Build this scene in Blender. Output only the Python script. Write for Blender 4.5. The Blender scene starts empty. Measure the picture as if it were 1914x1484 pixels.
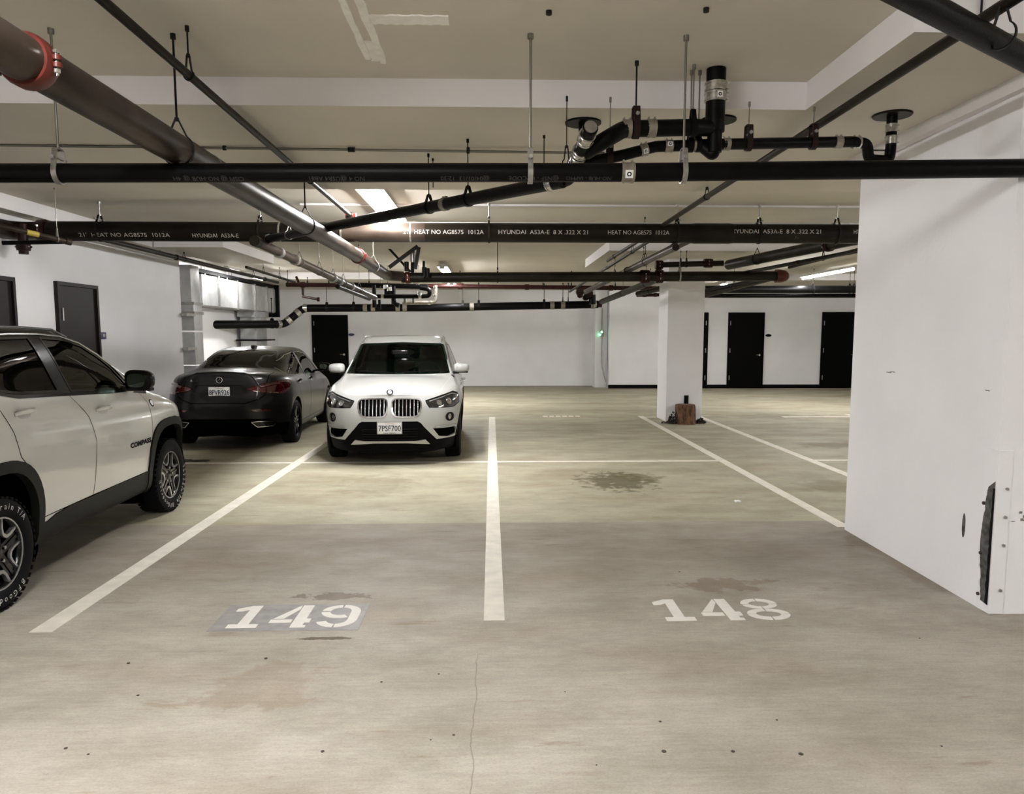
import bpy, bmesh, math, random
import numpy as np
from mathutils import Vector, Matrix
from mathutils.bvhtree import BVHTree
random.seed(7); np.random.seed(7)
S = bpy.context.scene
C = S.collection
PI = math.pi

# ------------------------------------------------------------------ camera
FPX = 1400.0; PITCH = math.radians(5.9536); YAW = math.radians(1.5871); EYE = 1.57
cd = bpy.data.cameras.new('camera'); cam = bpy.data.objects.new('camera', cd); C.objects.link(cam)
cd.sensor_width = 36; cd.sensor_fit = 'HORIZONTAL'; cd.lens = FPX / 1914 * 36
cd.shift_y = 30 / 1914; cd.clip_end = 200; cd.clip_start = 0.05
cam.location = (0, 0, EYE); cam.rotation_euler = (PI/2 - PITCH, 0, -YAW)
S.camera = cam
# ------------------------------------------------------------------ world, exposure
w = bpy.data.worlds.new('world'); S.world = w; w.use_nodes = True
w.node_tree.nodes['Background'].inputs[0].default_value = (0.75, 0.8, 0.9, 1)
w.node_tree.nodes['Background'].inputs[1].default_value = 0.02
S.view_settings.view_transform = 'Standard'; S.view_settings.look = 'None'
S.view_settings.gamma = 1; S.view_settings.use_curve_mapping = False
S.view_settings.exposure = 2.55
LAMP_STRENGTH = 36.0

_fw = Vector((math.sin(YAW)*math.cos(PITCH), math.cos(YAW)*math.cos(PITCH), -math.sin(PITCH)))
_rt = Vector((math.cos(YAW), -math.sin(YAW), 0)); _up = _rt.cross(_fw)
def at(x, y, **k):
    """a point of the photograph (pixels) on the real plane X=, Y= or Z="""
    d = _fw + _rt*((x-957)/FPX) - _up*((y-772)/FPX)
    a, v = list(k.items())[0]; i = 'XYZ'.index(a)
    o = Vector((0, 0, EYE))
    return o + d*((v-o[i])/d[i])

# ------------------------------------------------------------------ materials
def mat(name, col, rough=0.5, metal=0.0, coat=0.0, emit=None, estr=0.0, noise=0.0, nscale=8.0, bump=0.0, bscale=60.0, spec=0.5, col2=None, stretch=None):
    m = bpy.data.materials.new(name); m.use_nodes = True
    nt = m.node_tree; b = nt.nodes['Principled BSDF']
    b.inputs['Base Color'].default_value = (*col, 1); b.inputs['Roughness'].default_value = rough
    b.inputs['Metallic'].default_value = metal; b.inputs['Coat Weight'].default_value = coat
    b.inputs['Coat Roughness'].default_value = 0.03; b.inputs['Specular IOR Level'].default_value = spec
    if emit: b.inputs['Emission Color'].default_value = (*emit, 1); b.inputs['Emission Strength'].default_value = estr
    if noise or bump or col2:
        tc = nt.nodes.new('ShaderNodeTexCoord'); mp = nt.nodes.new('ShaderNodeMapping')
        nt.links.new(tc.outputs['Object'], mp.inputs['Vector'])
        if stretch: mp.inputs['Scale'].default_value = stretch
    if noise or col2:
        n = nt.nodes.new('ShaderNodeTexNoise'); n.inputs['Scale'].default_value = nscale; n.inputs['Detail'].default_value = 5
        nt.links.new(mp.outputs[0], n.inputs['Vector'])
        r = nt.nodes.new('ShaderNodeValToRGB'); nt.links.new(n.outputs['Fac'], r.inputs[0])
        c2 = col2 or tuple(c*(1-noise) for c in col); c1 = col if col2 else tuple(min(1, c*(1+noise*0.6)) for c in col)
        r.color_ramp.elements[0].position = 0.35; r.color_ramp.elements[1].position = 0.65
        r.color_ramp.elements[0].color = (*c2, 1); r.color_ramp.elements[1].color = (*c1, 1)
        nt.links.new(r.outputs[0], b.inputs['Base Color'])
    if bump:
        n2 = nt.nodes.new('ShaderNodeTexNoise'); n2.inputs['Scale'].default_value = bscale; n2.inputs['Detail'].default_value = 4
        nt.links.new(mp.outputs[0], n2.inputs['Vector'])
        bu = nt.nodes.new('ShaderNodeBump'); bu.inputs['Strength'].default_value = bump; bu.inputs['Distance'].default_value = 0.01
        nt.links.new(n2.outputs['Fac'], bu.inputs['Height']); nt.links.new(bu.outputs[0], b.inputs['Normal'])
    return m
M = {}
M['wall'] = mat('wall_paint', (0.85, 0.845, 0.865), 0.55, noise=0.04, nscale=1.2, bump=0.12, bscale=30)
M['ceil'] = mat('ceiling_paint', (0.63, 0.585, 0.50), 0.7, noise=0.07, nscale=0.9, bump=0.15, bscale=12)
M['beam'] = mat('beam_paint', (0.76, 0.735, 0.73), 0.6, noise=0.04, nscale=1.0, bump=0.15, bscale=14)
M['plaster'] = mat('rough_plaster', (0.92, 0.90, 0.85), 0.8, noise=0.06, nscale=20, bump=0.6, bscale=40)
M['white'] = mat('white_enamel', (0.68, 0.68, 0.66), 0.45)
M['black'] = mat('black_cast_iron', (0.003, 0.0028, 0.003), 0.40, noise=0.25, nscale=14, bump=0.12, bscale=90, spec=0.10)
M['brown'] = mat('dark_steel_pipe', (0.016, 0.012, 0.008), 0.42, metal=0.25, spec=0.15, col2=(0.007, 0.005, 0.004), nscale=3, stretch=(1, 1, 1), bump=0.08)
M['bigpipe'] = mat('worn_steel_pipe', (0.075, 0.055, 0.042), 0.40, metal=0.45, spec=0.25, col2=(0.018, 0.011, 0.009), nscale=2.2, bump=0.05, bscale=40)
M['olive'] = mat('olive_steel_pipe', (0.022, 0.020, 0.013), 0.42, metal=0.3, spec=0.2, col2=(0.009, 0.007, 0.005), nscale=2.5, stretch=(1, 3, 3))
M['galv'] = mat('galvanised_steel', (0.42, 0.41, 0.39), 0.36, metal=0.85, noise=0.2, nscale=30)
M['duct'] = mat('duct_sheet_metal', (0.55, 0.56, 0.56), 0.38, metal=0.6, noise=0.15, nscale=4)
M['rod'] = mat('zinc_rod', (0.20, 0.19, 0.165), 0.35, metal=0.8)
M['darkrod'] = mat('black_rod', (0.008, 0.008, 0.008), 0.5, metal=0.2, spec=0.2)
M['shiny'] = mat('shiny_steel_band', (0.62, 0.61, 0.58), 0.22, metal=0.95, noise=0.3, nscale=40)
M['band'] = mat('dull_steel_band', (0.33, 0.30, 0.25), 0.42, metal=0.7, noise=0.25, nscale=30)
M['red'] = mat('red_grooved_coupling', (0.10, 0.015, 0.010), 0.42, noise=0.3, nscale=10, coat=0.1, spec=0.3)
M['darkred'] = mat('dark_red_paint', (0.022, 0.004, 0.003), 0.45, spec=0.2, noise=0.3, nscale=10)
M['rust'] = mat('rust_brown_band', (0.014, 0.006, 0.005), 0.5, spec=0.2)
M['door'] = mat('dark_brown_door', (0.014, 0.011, 0.010), 0.45, spec=0.2)
M['doorblack'] = mat('black_door', (0.002, 0.002, 0.002), 0.45, spec=0.06)
M['skirt'] = mat('black_skirting', (0.002, 0.002, 0.003), 0.4, spec=0.1)
M['paint_line'] = mat('floor_line_paint', (0.70, 0.66, 0.58), 0.6, noise=0.10, nscale=9, bump=0.2, bscale=70)
M['stencil'] = mat('stencil_paint', (0.74, 0.71, 0.66), 0.6, noise=0.05, nscale=12)
M['greypatch'] = mat('grey_undercoat', (0.27, 0.26, 0.248), 0.55, noise=0.18, nscale=14)
M['text'] = mat('stencil_ink', (0.45, 0.42, 0.38), 0.6)
M['textdim'] = mat('stencil_ink_faded', (0.045, 0.042, 0.042), 0.6)
M['lens'] = mat('lamp_lens', (0.9, 0.9, 0.88), 0.4, emit=(1.0, 0.99, 0.985), estr=LAMP_STRENGTH)
M['led'] = mat('green_led', (0.1, 0.9, 0.4), 0.4, emit=(0.15, 1.0, 0.4), estr=2)
M['label'] = mat('white_sticker', (0.75, 0.75, 0.74), 0.5)
M['ink'] = mat('black_ink', (0.003, 0.003, 0.004), 0.5, spec=0.1)
M['yellow'] = mat('yellow_tag', (0.55, 0.42, 0.08), 0.5)
M['bluesign'] = mat('blue_sign', (0.02, 0.02, 0.10), 0.4)
M['bark'] = mat('bark', (0.20, 0.09, 0.04), 0.85, col2=(0.03, 0.018, 0.012), nscale=22, bump=1.0, bscale=30, stretch=(1, 1, 0.4))
M['darkleaf'] = mat('dark_debris', (0.02, 0.015, 0.012), 0.8)
M['scuff'] = mat('scuffed_steel', (0.10, 0.10, 0.10), 0.5, metal=0.3, noise=0.6, nscale=30)
M['lint'] = mat('white_litter', (0.8, 0.8, 0.78), 0.7)
M['speck'] = mat('dark_speck', (0.05, 0.04, 0.03), 0.8)

def node(nt, t, **k):
    n = nt.nodes.new(t)
    for a, v in k.items():
        if a.startswith('i_'): n.inputs[a[2:]].default_value = v
        else: setattr(n, a, v)
    return n
def concrete():
    m = bpy.data.materials.new('concrete_floor'); m.use_nodes = True; nt = m.node_tree; L = nt.links.new
    b = nt.nodes['Principled BSDF']
    tc = node(nt, 'ShaderNodeTexCoord'); P = tc.outputs['Object']
    def noise(scale, sx=1, sy=1, det=6, rough=0.6):
        mp = node(nt, 'ShaderNodeMapping'); mp.inputs['Scale'].default_value = (sx, sy, 1); L(P, mp.inputs[0])
        n = node(nt, 'ShaderNodeTexNoise'); n.inputs['Scale'].default_value = scale; n.inputs['Detail'].default_value = det
        n.inputs['Roughness'].default_value = rough; L(mp.outputs[0], n.inputs['Vector']); return n.outputs['Fac']
    def ramp(f, a, c0, c, c1):
        r = node(nt, 'ShaderNodeValToRGB'); L(f, r.inputs[0]); e = r.color_ramp.elements
        e[0].position = a; e[0].color = c0; e[1].position = c; e[1].color = c1; return r.outputs[0]
    def mix(f, a, bb, mode='MIX'):
        x = node(nt, 'ShaderNodeMix', data_type='RGBA', blend_type=mode)
        if isinstance(f, float): x.inputs[0].default_value = f
        else: L(f, x.inputs[0])
        for i, v in ((6, a), (7, bb)):
            if isinstance(v, tuple): x.inputs[i].default_value = v
            else: L(v, x.inputs[i])
        return x.outputs[2]
    def math_(op, a, bb=0.0, clamp=False):
        x = node(nt, 'ShaderNodeMath', operation=op, use_clamp=clamp)
        for i, v in ((0, a), (1, bb)):
            if isinstance(v, (int, float)): x.inputs[i].default_value = v
            else: L(v, x.inputs[i])
        return x.outputs[0]
    sp = node(nt, 'ShaderNodeSeparateXYZ'); L(P, sp.inputs[0]); X, Y = sp.outputs[0], sp.outputs[1]
    base = ramp(noise(0.7, 0.8, 1.3), 0.35, (0.345, 0.315, 0.265, 1), 0.68, (0.46, 0.43, 0.375, 1))
    # farther pour is yellower; brown worn band before the pour joint
    joint = math_('ADD', 6.12, math_('MULTIPLY', noise(1.5, 1, 1), 0.06))
    jf = math_('MULTIPLY', math_('SUBTRACT', Y, joint), 40.0, True)
    base = mix(jf, base, ramp(noise(0.9, 0.6, 1.6), 0.3, (0.31, 0.285, 0.20, 1), 0.7, (0.45, 0.425, 0.33, 1)))
    wear = math_('MULTIPLY', math_('SUBTRACT', Y, 4.1), 0.8, True)
    wear = math_('MULTIPLY', wear, math_('SUBTRACT', 1.0, jf))
    wear = math_('MULTIPLY', wear, math_('ADD', 0.62, math_('MULTIPLY', math_('SUBTRACT', noise(0.8, 0.5, 1.5), 0.5), 1.6), True))
    base = mix(wear, base, mix(0.8, base, (0.185, 0.155, 0.12, 1)))
    # brown water marks
    def blob(cx, cy, rx, ry, col, strength, sc=3.0, amt=0.55, soft=2.5):
        dx = math_('DIVIDE', math_('SUBTRACT', X, cx), rx); dy = math_('DIVIDE', math_('SUBTRACT', Y, cy), ry)
        r2 = math_('SQRT', math_('ADD', math_('MULTIPLY', dx, dx), math_('MULTIPLY', dy, dy)))
        r2 = math_('ADD', r2, math_('MULTIPLY', math_('SUBTRACT', noise(sc), 0.5), amt*4))
        f = math_('MULTIPLY', math_('SUBTRACT', 1.0, r2), soft, True)
        return math_('MULTIPLY', f, strength), col
    B = [blob(-1.0, 3.25, .26, .22, (0.29, 0.22, 0.165, 1), .42, 3.5, .7, 6), blob(-1.25, 7.85, .42, .6, (0.2, 0.18, 0.13, 1), .35, 7, .7, 3),
         blob(1.35, 7.95, .42, .55, (0.10, 0.085, 0.045, 1), .85, 9, .8, 2.5), blob(1.62, 8.15, .3, .28, (0.12, 0.105, 0.04, 1), .7, 6, .5, 3),
         blob(-4.05, 9.35, .55, .2, (0.02, 0.02, 0.015, 1), .9, 6, .5, 5), blob(-.85, 3.78, .16, .022, (0.12, 0.09, 0.06, 1), .9, 12, .5, 6),
         blob(-.95, 4.42, .2, .06, (0.12, 0.09, 0.06, 1), .6, 9, .9, 5), blob(1.45, 4.55, .35, .12, (0.17, 0.12, 0.08, 1), .5, 7, .9, 3),
         blob(5.6, 14.3, 1.4, .5, (0.15, 0.13, 0.09, 1), .6, 2, .5, 2), blob(4.9, 10.5, .6, .35, (0.12, 0.10, 0.05, 1), .6, 3, .5, 2),
         blob(3.7, 7.6, .6, .5, (0.17, 0.15, 0.08, 1), .6, 3, .5, 2), blob(2.95, 4.9, .25, .9, (0.20, 0.155, 0.11, 1), .6, 3, .6, 3),
         blob(-1.7, 5.2, .8, .3, (0.22, 0.175, 0.13, 1), .4, 4, .6, 2), blob(0.8, 15.5, 3.5, .8, (0.24, 0.215, 0.14, 1), .45, 1.2, .5, 2)]
    for f, c in B: base = mix(f, base, c)
    # trowel streaks run along x
    st = ramp(noise(5, 0.5, 9, 4, 0.7), 0.36, (0.80, 0.79, 0.77, 1), 0.62, (1.07, 1.07, 1.07, 1))
    base = mix(0.3, base, st, 'MULTIPLY')
    st = ramp(noise(45, 0.35, 1.3, 4, 0.75), 0.3, (0.78, 0.77, 0.75, 1), 0.6, (1.05, 1.05, 1.05, 1))
    base = mix(0.38, base, st, 'MULTIPLY')
    st = ramp(noise(2.3, 0.8, 1.3, 7, 0.68), 0.33, (0.74, 0.72, 0.68, 1), 0.62, (1.08, 1.08, 1.08, 1))
    base = mix(0.75, base, st, 'MULTIPLY')
    st = ramp(noise(1.1, 0.7, 1.5, 3, 0.5), 0.52, (1, 1, 1, 1), 0.72, (0.86, 0.78, 0.72, 1))
    base = mix(0.6, base, st, 'MULTIPLY')
    pit = ramp(noise(26, 0.8, 1.6, 8, 0.85), 0.31, (0.45, 0.42, 0.38, 1), 0.39, (1, 1, 1, 1))
    base = mix(0.65, base, pit, 'MULTIPLY')
    pit = ramp(noise(120, 0.7, 1.0, 4, 0.8), 0.34, (0.72, 0.70, 0.67, 1), 0.55, (1.05, 1.05, 1.05, 1))
    base = mix(0.5, base, pit, 'MULTIPLY')
    dab = ramp(noise(3.6, 0.45, 2.2, 5, 0.62), 0.63, (1, 1, 1, 1), 0.69, (0.66, 0.57, 0.47, 1))
    base = mix(0.55, base, dab, 'MULTIPLY')
    dab = ramp(noise(2.9, 0.5, 1.8, 6, 0.62), 0.31, (1.14, 1.15, 1.17, 1), 0.36, (1, 1, 1, 1))
    base = mix(0.6, base, dab, 'MULTIPLY')
    # hairline crack along the centre of the drive aisle
    cx = math_('ADD', -.075, math_('MULTIPLY', math_('SUBTRACT', noise(3.0, 0.1, 1), 0.5), 0.06))
    cf = math_('SUBTRACT', 1.0, math_('MULTIPLY', math_('ABSOLUTE', math_('SUBTRACT', X, cx)), 260.0), True)
    cf = math_('MULTIPLY', cf, math_('MULTIPLY', math_('SUBTRACT', 3.62, Y), 6.0, True))
    base = mix(math_('MULTIPLY', cf, 0.6), base, (0.12, 0.10, 0.08, 1))
    L(base, b.inputs['Base Color'])
    rr = node(nt, 'ShaderNodeMapRange'); L(noise(2.0), rr.inputs[0]); rr.inputs[3].default_value = 0.55; rr.inputs[4].default_value = 0.75
    L(rr.outputs[0], b.inputs['Roughness']); b.inputs['Specular IOR Level'].default_value = 0.25
    bu = node(nt, 'ShaderNodeBump'); bu.inputs['Strength'].default_value = 0.12; bu.inputs['Distance'].default_value = 0.004
    L(noise(90, 0.4, 1.4, 4), bu.inputs['Height']); L(bu.outputs[0], b.inputs['Normal'])
    return m
M['floor'] = concrete()

# ------------------------------------------------------------------ mesh helpers
def finish(name, bm, m, parent=None, smooth=None, loc=None):
    me = bpy.data.meshes.new(name)
    bmesh.ops.recalc_face_normals(bm, faces=bm.faces[:])
    bm.to_mesh(me); bm.free()
    return finish_me(name, me, m, parent, smooth, loc)
def finish_me(name, me, m, parent=None, smooth=None, loc=None):
    o = bpy.data.objects.new(name, me); C.objects.link(o)
    if m is not None:
        for x in (m if isinstance(m, (list, tuple)) else [m]): me.materials.append(M[x] if isinstance(x, str) else x)
    if smooth is not None:
        me.polygons.foreach_set('use_smooth', [True]*len(me.polygons))
        me.set_sharp_from_angle(angle=math.radians(smooth))
    if parent is not None: o.parent = parent
    if loc is not None: o.location = loc
    return o
def tag(o, label, cat, group=None):
    o['label'] = label; o['category'] = cat
    if group: o['group'] = group
    return o
def thing(name, label, cat, loc=(0, 0, 0), rz=0, group=None):
    o = bpy.data.objects.new(name, None); C.objects.link(o); o.location = loc; o.rotation_euler = (0, 0, rz)
    o.empty_display_size = 0.1
    return tag(o, label, cat, group)
def struct(o): o['kind'] = 'structure'; return o
def bx(bm, x0, y0, z0, x1, y1, z1, bevel=0.0, mi=0):
    r = bmesh.ops.create_cube(bm, size=1.0)['verts']
    for v in r: v.co = Vector((x0+(v.co.x+.5)*(x1-x0), y0+(v.co.y+.5)*(y1-y0), z0+(v.co.z+.5)*(z1-z0)))
    if bevel:
        es = list({e for v in r for e in v.link_edges})
        bmesh.ops.bevel(bm, geom=es, offset=bevel, segments=2, affect='EDGES', profile=0.7)
    elif mi:
        for f in {f for v in r for f in v.link_faces}: f.material_index = mi
def box(name, a, b, m, parent=None, bevel=0.0):
    bm = bmesh.new(); bx(bm, *a, *b, bevel=bevel)
    return finish(name, bm, m, parent, 40 if bevel else None)
def prism(name, pts, vec, m, parent=None, bevel=0.0):
    """extrude a planar outline along vec"""
    bm = bmesh.new(); vs = [bm.verts.new(p) for p in pts]; f = bm.faces.new(vs)
    e = bmesh.ops.extrude_face_region(bm, geom=[f])['geom']
    for v in e:
        if isinstance(v, bmesh.types.BMVert): v.co += Vector(vec)
    bmesh.ops.triangulate(bm, faces=[g for g in bm.faces if len(g.verts) > 4])
    return finish(name, bm, m, parent)
def fillet(pts, r, n=5):
    """round the corners of a polyline"""
    pts = [Vector(p) for p in pts]; out = [pts[0]]
    for a, b, c in zip(pts, pts[1:], pts[2:]):
        u = (a-b); v = (c-b); lu, lv = u.length, v.length; u.normalize(); v.normalize()
        ang = u.angle(v)
        if ang > PI-0.02: out.append(b); continue
        t = min(r/math.tan(ang/2), lu*.48, lv*.48)
        p0, p1 = b+u*t, b+v*t
        for i in range(n+1):
            s = i/n; out.append(p0*(1-s)**2 + b*2*s*(1-s) + p1*s*s)
    out.append(pts[-1]); return out
def tube(bm, pts, r, seg=12, cap=True, mi=0):
    pts = [Vector(p) for p in pts]; n = len(pts)
    if n < 2: return
    tang = [(pts[min(i+1, n-1)]-pts[max(i-1, 0)]).normalized() for i in range(n)]
    ref = Vector((0, 0, 1)) if abs(tang[0].z) < .9 else Vector((1, 0, 0))
    u = (ref - tang[0]*ref.dot(tang[0])).normalized(); rings = []
    for i in range(n):
        t = tang[i]; u = (u - t*u.dot(t)).normalized(); v = t.cross(u)
        rr = r[i] if isinstance(r, (list, tuple)) else r
        rings.append([bm.verts.new(pts[i]+(u*math.cos(a)+v*math.sin(a))*rr) for a in [2*PI*k/seg for k in range(seg)]])
    fs = []
    for a, b in zip(rings, rings[1:]):
        for k in range(seg): fs.append(bm.faces.new((a[k], a[(k+1) % seg], b[(k+1) % seg], b[k])))
    if cap: fs += [bm.faces.new(rings[0][::-1]), bm.faces.new(rings[-1])]
    if mi:
        for f in fs: f.material_index = mi
def tube_obj(name, pts, r, m, parent=None, seg=14, rad=None):
    bm = bmesh.new(); tube(bm, fillet(pts, rad) if rad else pts, r, seg)
    return finish(name, bm, m, parent, 45)
def sleeve(bm, p, d, r, L, seg=16, mi=0, prof=None):
    """lathe profile round the axis through p along d; prof = [(offset along axis, radius)]"""
    p = Vector(p); d = Vector(d).normalized()
    prof = prof or [(-L/2, r*.9), (-L/2, r), (L/2, r), (L/2, r*.9)]
    pts = [p+d*o for o, _ in prof]
    ref = Vector((0, 0, 1)) if abs(d.z) < .9 else Vector((1, 0, 0))
    u = (ref-d*ref.dot(d)).normalized(); v = d.cross(u)
    rings = [[bm.verts.new(q+(u*math.cos(2*PI*k/seg)+v*math.sin(2*PI*k/seg))*rr) for k in range(seg)] for q, (_, rr) in zip(pts, prof)]
    fs = []
    for a, b in zip(rings, rings[1:]):
        for k in range(seg): fs.append(bm.faces.new((a[k], a[(k+1) % seg], b[(k+1) % seg], b[k])))
    if prof[0][1] > 1e-4: fs.append(bm.faces.new(rings[0][::-1]))
    if prof[-1][1] > 1e-4: fs.append(bm.faces.new(rings[-1]))
    for f in fs: f.material_index = mi
_tc = {}
def text_mesh(body, size, align='LEFT', offset=0.0):
    key = (body, size, align, offset)
    if key in _tc: return _tc[key].copy()
    cu = bpy.data.curves.new('t', 'FONT'); cu.body = body; cu.size = size; cu.align_x = align; cu.align_y = 'CENTER'
    cu.resolution_u = 2; cu.offset = offset
    o = bpy.data.objects.new('t', cu); C.objects.link(o)
    dg = bpy.context.evaluated_depsgraph_get(); me = bpy.data.meshes.new_from_object(o.evaluated_get(dg))
    bpy.data.objects.remove(o); bpy.data.curves.remove(cu)
    _tc[key] = me; return me.copy()
def text(name, body, size, m, mw, parent=None, align='CENTER', sx=1.0, wrap=None, thick=0.0, offset=0.0):
    """text in the xy plane placed by matrix mw; wrap=radius bends it round a pipe whose axis is local x"""
    me = text_mesh(body, size, align, offset); me.name = name
    for v in me.vertices:
        x, y = v.co.x*sx, v.co.y
        if wrap: v.co = Vector((x, math.sin(y/wrap)*wrap, (math.cos(y/wrap)-1)*wrap))
        else: v.co = Vector((x, y, 0))
    me.materials.clear()
    me.transform(mw)
    return finish_me(name, me, m, parent)
def plane_mat(o, xdir, ydir):
    x = Vector(xdir).normalized(); y = Vector(ydir).normalized(); z = x.cross(y)
    return Matrix(((x.x, y.x, z.x, o[0]), (x.y, y.y, z.y, o[1]), (x.z, y.z, z.z, o[2]), (0, 0, 0, 1)))

# ------------------------------------------------------------------ structure
ZL, ZH = 2.92, 3.08
WL = -5.45          # left wall
YB = 22.9           # back wall
struct(box('floor', (-7.2, -9, -.15), (13, 23.4, 0), 'floor'))
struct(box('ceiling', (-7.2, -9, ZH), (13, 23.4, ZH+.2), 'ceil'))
def drop(n, x0, y0, x1, y1, zb=ZL):
    bm = bmesh.new(); bx(bm, x0, y0, zb, x1, y1, ZH+.01)
    bm.faces.ensure_lookup_table()
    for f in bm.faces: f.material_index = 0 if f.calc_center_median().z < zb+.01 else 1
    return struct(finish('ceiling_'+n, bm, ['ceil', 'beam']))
drop('band', WL, 4.63, 13, 7.2)
drop('drop_panel', 1.9, 3.465, 13, 4.63)
drop('drop_panel', 1.9, 12.2, 5.02, 15.26)
drop('drop_panel', -5.2, 11.91, -4.14, 14.63)
drop('edge_strip', WL, 7.2, -5.22, 13.45)
drop('edge_strip', WL, -9, -5.22, 4.63)
drop('band', -7.2, 18.6, 13, YB+.3)
bm = bmesh.new(); bx(bm, WL-.2, -9, 0, WL, 13.45, ZH); struct(finish('wall_left', bm, 'wall'))
struct(box('wall_alcove', (-7.2, 13.45, 0), (-6.42, 23.3, ZH), 'wall'))
struct(box('wall_alcove_side', (-7.2, 13.25, 0), (WL-.2, 13.45, ZH), 'wall'))
struct(box('wall_back', (-7.2, YB, 0), (3.12, YB+.25, ZH), 'wall'))
struct(box('wall_back_right', (3.46, 21.95, 0), (13, 22.2, ZH), 'wall'))
struct(box('wall_pilaster', (3.10, 22.35, 0), (3.46, YB+.1, ZH), 'wall'))
struct(box('wall_right', (12.8, -9, 0), (13, 22, ZH), 'wall'))
struct(box('wall_rear', (-7.2, -9.2, 0), (13, -9, ZH), 'wall'))
struct(box('baseboard_back', (3.44, 21.93, 0), (12.8, 21.95, .11), 'skirt'))
struct(box('baseboard_back', (-6.42, YB-.02, 0), (3.12, YB, .02), 'greypatch'))
# big pier on the right
pier = struct(prism('wall_pier', [(2.808, 4.02, 0), (4.5, 4.02, 0), (4.5, 5.87, 0), (2.862, 5.87, 0)], (0, 0, ZL+.01), 'wall'))
# column with drop panel
col = struct(box('wall_column', (3.17, 13.47, 0), (3.83, 14.2, ZL+.01), 'wall', bevel=.012))
# trim fillet along the pier head and ceiling ridges
struct(box('trim_pier', (2.76, 3.5, ZL-.075), (2.83, 5.95, ZL), 'beam'))
def flatstrip(name, x0, y0, x1, y1, z, t, m, rough=.006):
    bm = bmesh.new(); n = 24
    long_y = (y1-y0) > (x1-x0)
    a = []; b = []
    for i in range(n+1):
        s = i/n
        if long_y: p0 = (x0+random.uniform(-rough, rough), y0+(y1-y0)*s); p1 = (x1+random.uniform(-rough, rough), y0+(y1-y0)*s)
        else: p0 = (x0+(x1-x0)*s, y0+random.uniform(-rough, rough)); p1 = (x0+(x1-x0)*s, y1+random.uniform(-rough, rough))
        a.append([bm.verts.new((*p0, z)), bm.verts.new((*p1, z))]); b.append([bm.verts.new((*p0, z-t)), bm.verts.new((*p1, z-t))])
    for i in range(n):
        bm.faces.new((b[i][0], b[i][1], b[i+1][1], b[i+1][0])); bm.faces.new((a[i][0], b[i][0], b[i+1][0], a[i+1][0]))
        bm.faces.new((a[i][1], a[i+1][1], b[i+1][1], b[i][1]))
    bm.faces.new((a[0][0], a[0][1], b[0][1], b[0][0])); bm.faces.new((a[n][0], b[n][0], b[n][1], a[n][1]))
    return struct(finish(name, bm, m))
flatstrip('ceiling_ridge', -.685, 1.5, -.652, 4.3, ZH, .012, 'plaster')
flatstrip('ceiling_ridge', -.61, 1.5, -.575, 4.36, ZH, .012, 'plaster')
flatstrip('ceiling_ridge', -.652, 4.05, -.61, 4.34, ZH, .006, 'plaster')
flatstrip('ceiling_ridge', -.575, 3.74, -.2, 3.84, ZH, .006, 'plaster')
struct(box('ceiling_line', (-2.2, 8.9, ZH-.02), (5.5, 8.94, ZH), 'beam'))  # pale strip standing in for a shade step across the ceiling

# ------------------------------------------------------------------ floor paint
def line(x0, y0, x1, y1):
    return struct(flatstrip('floor_line', x0, y0, x1, y1, .0042, .0002, 'paint_line', .002))
def fline(x0, y0, x1, y1):
    o = struct(box('floor_line', (x0, y0, -.002), (x1, y1, .0022), 'paint_line')); return o
fline(-2.455, 3.90, -2.335, 14.3); fline(-.045, 4.0, .07, 14.3); fline(2.84, 5.95, 2.95, 14.4); fline(3.96, 6.2, 4.07, 14.3)
struct(box('floor_line', (-5.2, 9.16, -.002), (-2.455, 9.25, .0022), 'paint_line')); fline(-2.335, 9.16, -.045, 9.25); fline(.07, 9.16, 2.84, 9.25); fline(4.07, 9.16, 8, 9.25); fline(2.95, 14.18, 3.15, 14.26)
fline(5.6, 14.1, 7.6, 14.25); fline(7.0, 9.4, 7.1, 14.6)
bm = bmesh.new()
for i in range(6): bx(bm, 1.0+i*.125, 14.33, -.002, 1.0+i*.125+.09, 14.5, .002)
struct(finish('floor_stencil', bm, 'paint_line'))
def arc(cx, cy, rx, ry, a0, a1, n=9): return [(cx+rx*math.cos(math.radians(a0+(a1-a0)*i/n)), cy+ry*math.sin(math.radians(a0+(a1-a0)*i/n))) for i in range(n+1)]
def band(cx, cy, rx, ry, w_, h_, a0, a1): return arc(cx, cy, rx, ry, a0, a1) + arc(cx, cy, rx-w_, ry-h_, a1, a0)
g = .012
D1 = [[(.02, .245), (.02, .285), (.10, .33), (.165, .33), (.165, .05), (.225, .05), (.225, 0), (.045, 0), (.045, .05), (.10, .05), (.10, .27), (.06, .245)]]
D4 = [[(.135, .33), (.135+g*0, .33), (.14, .27), (.075, .115+g), (.012, .115+g)],
      [(.0, .07), (.0, .115), (.145-g, .115), (.145-g, .07)],
      [(.145, 0), (.145, .33), (.215, .33), (.215, .125), (.245, .125), (.245, .07), (.215, .07), (.215, .03), (.235, .03), (.235, 0)]]
D8 = [band(.125, .245, .115, .085, .05, .04, 93, 178), band(.125, .245, .115, .085, .05, .04, 2, 87), band(.125, .237, .11, .064, .05, .03, 183, 267), band(.125, .237, .11, .064, .05, .03, 273, 357),
      band(.125, .09, .13, .076, .055, .036, 93, 178), band(.125, .09, .13, .076, .055, .036, 2, 87), band(.125, .085, .13, .085, .055, .042, 182, 267), band(.125, .085, .13, .085, .055, .042, 273, 358)]
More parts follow.
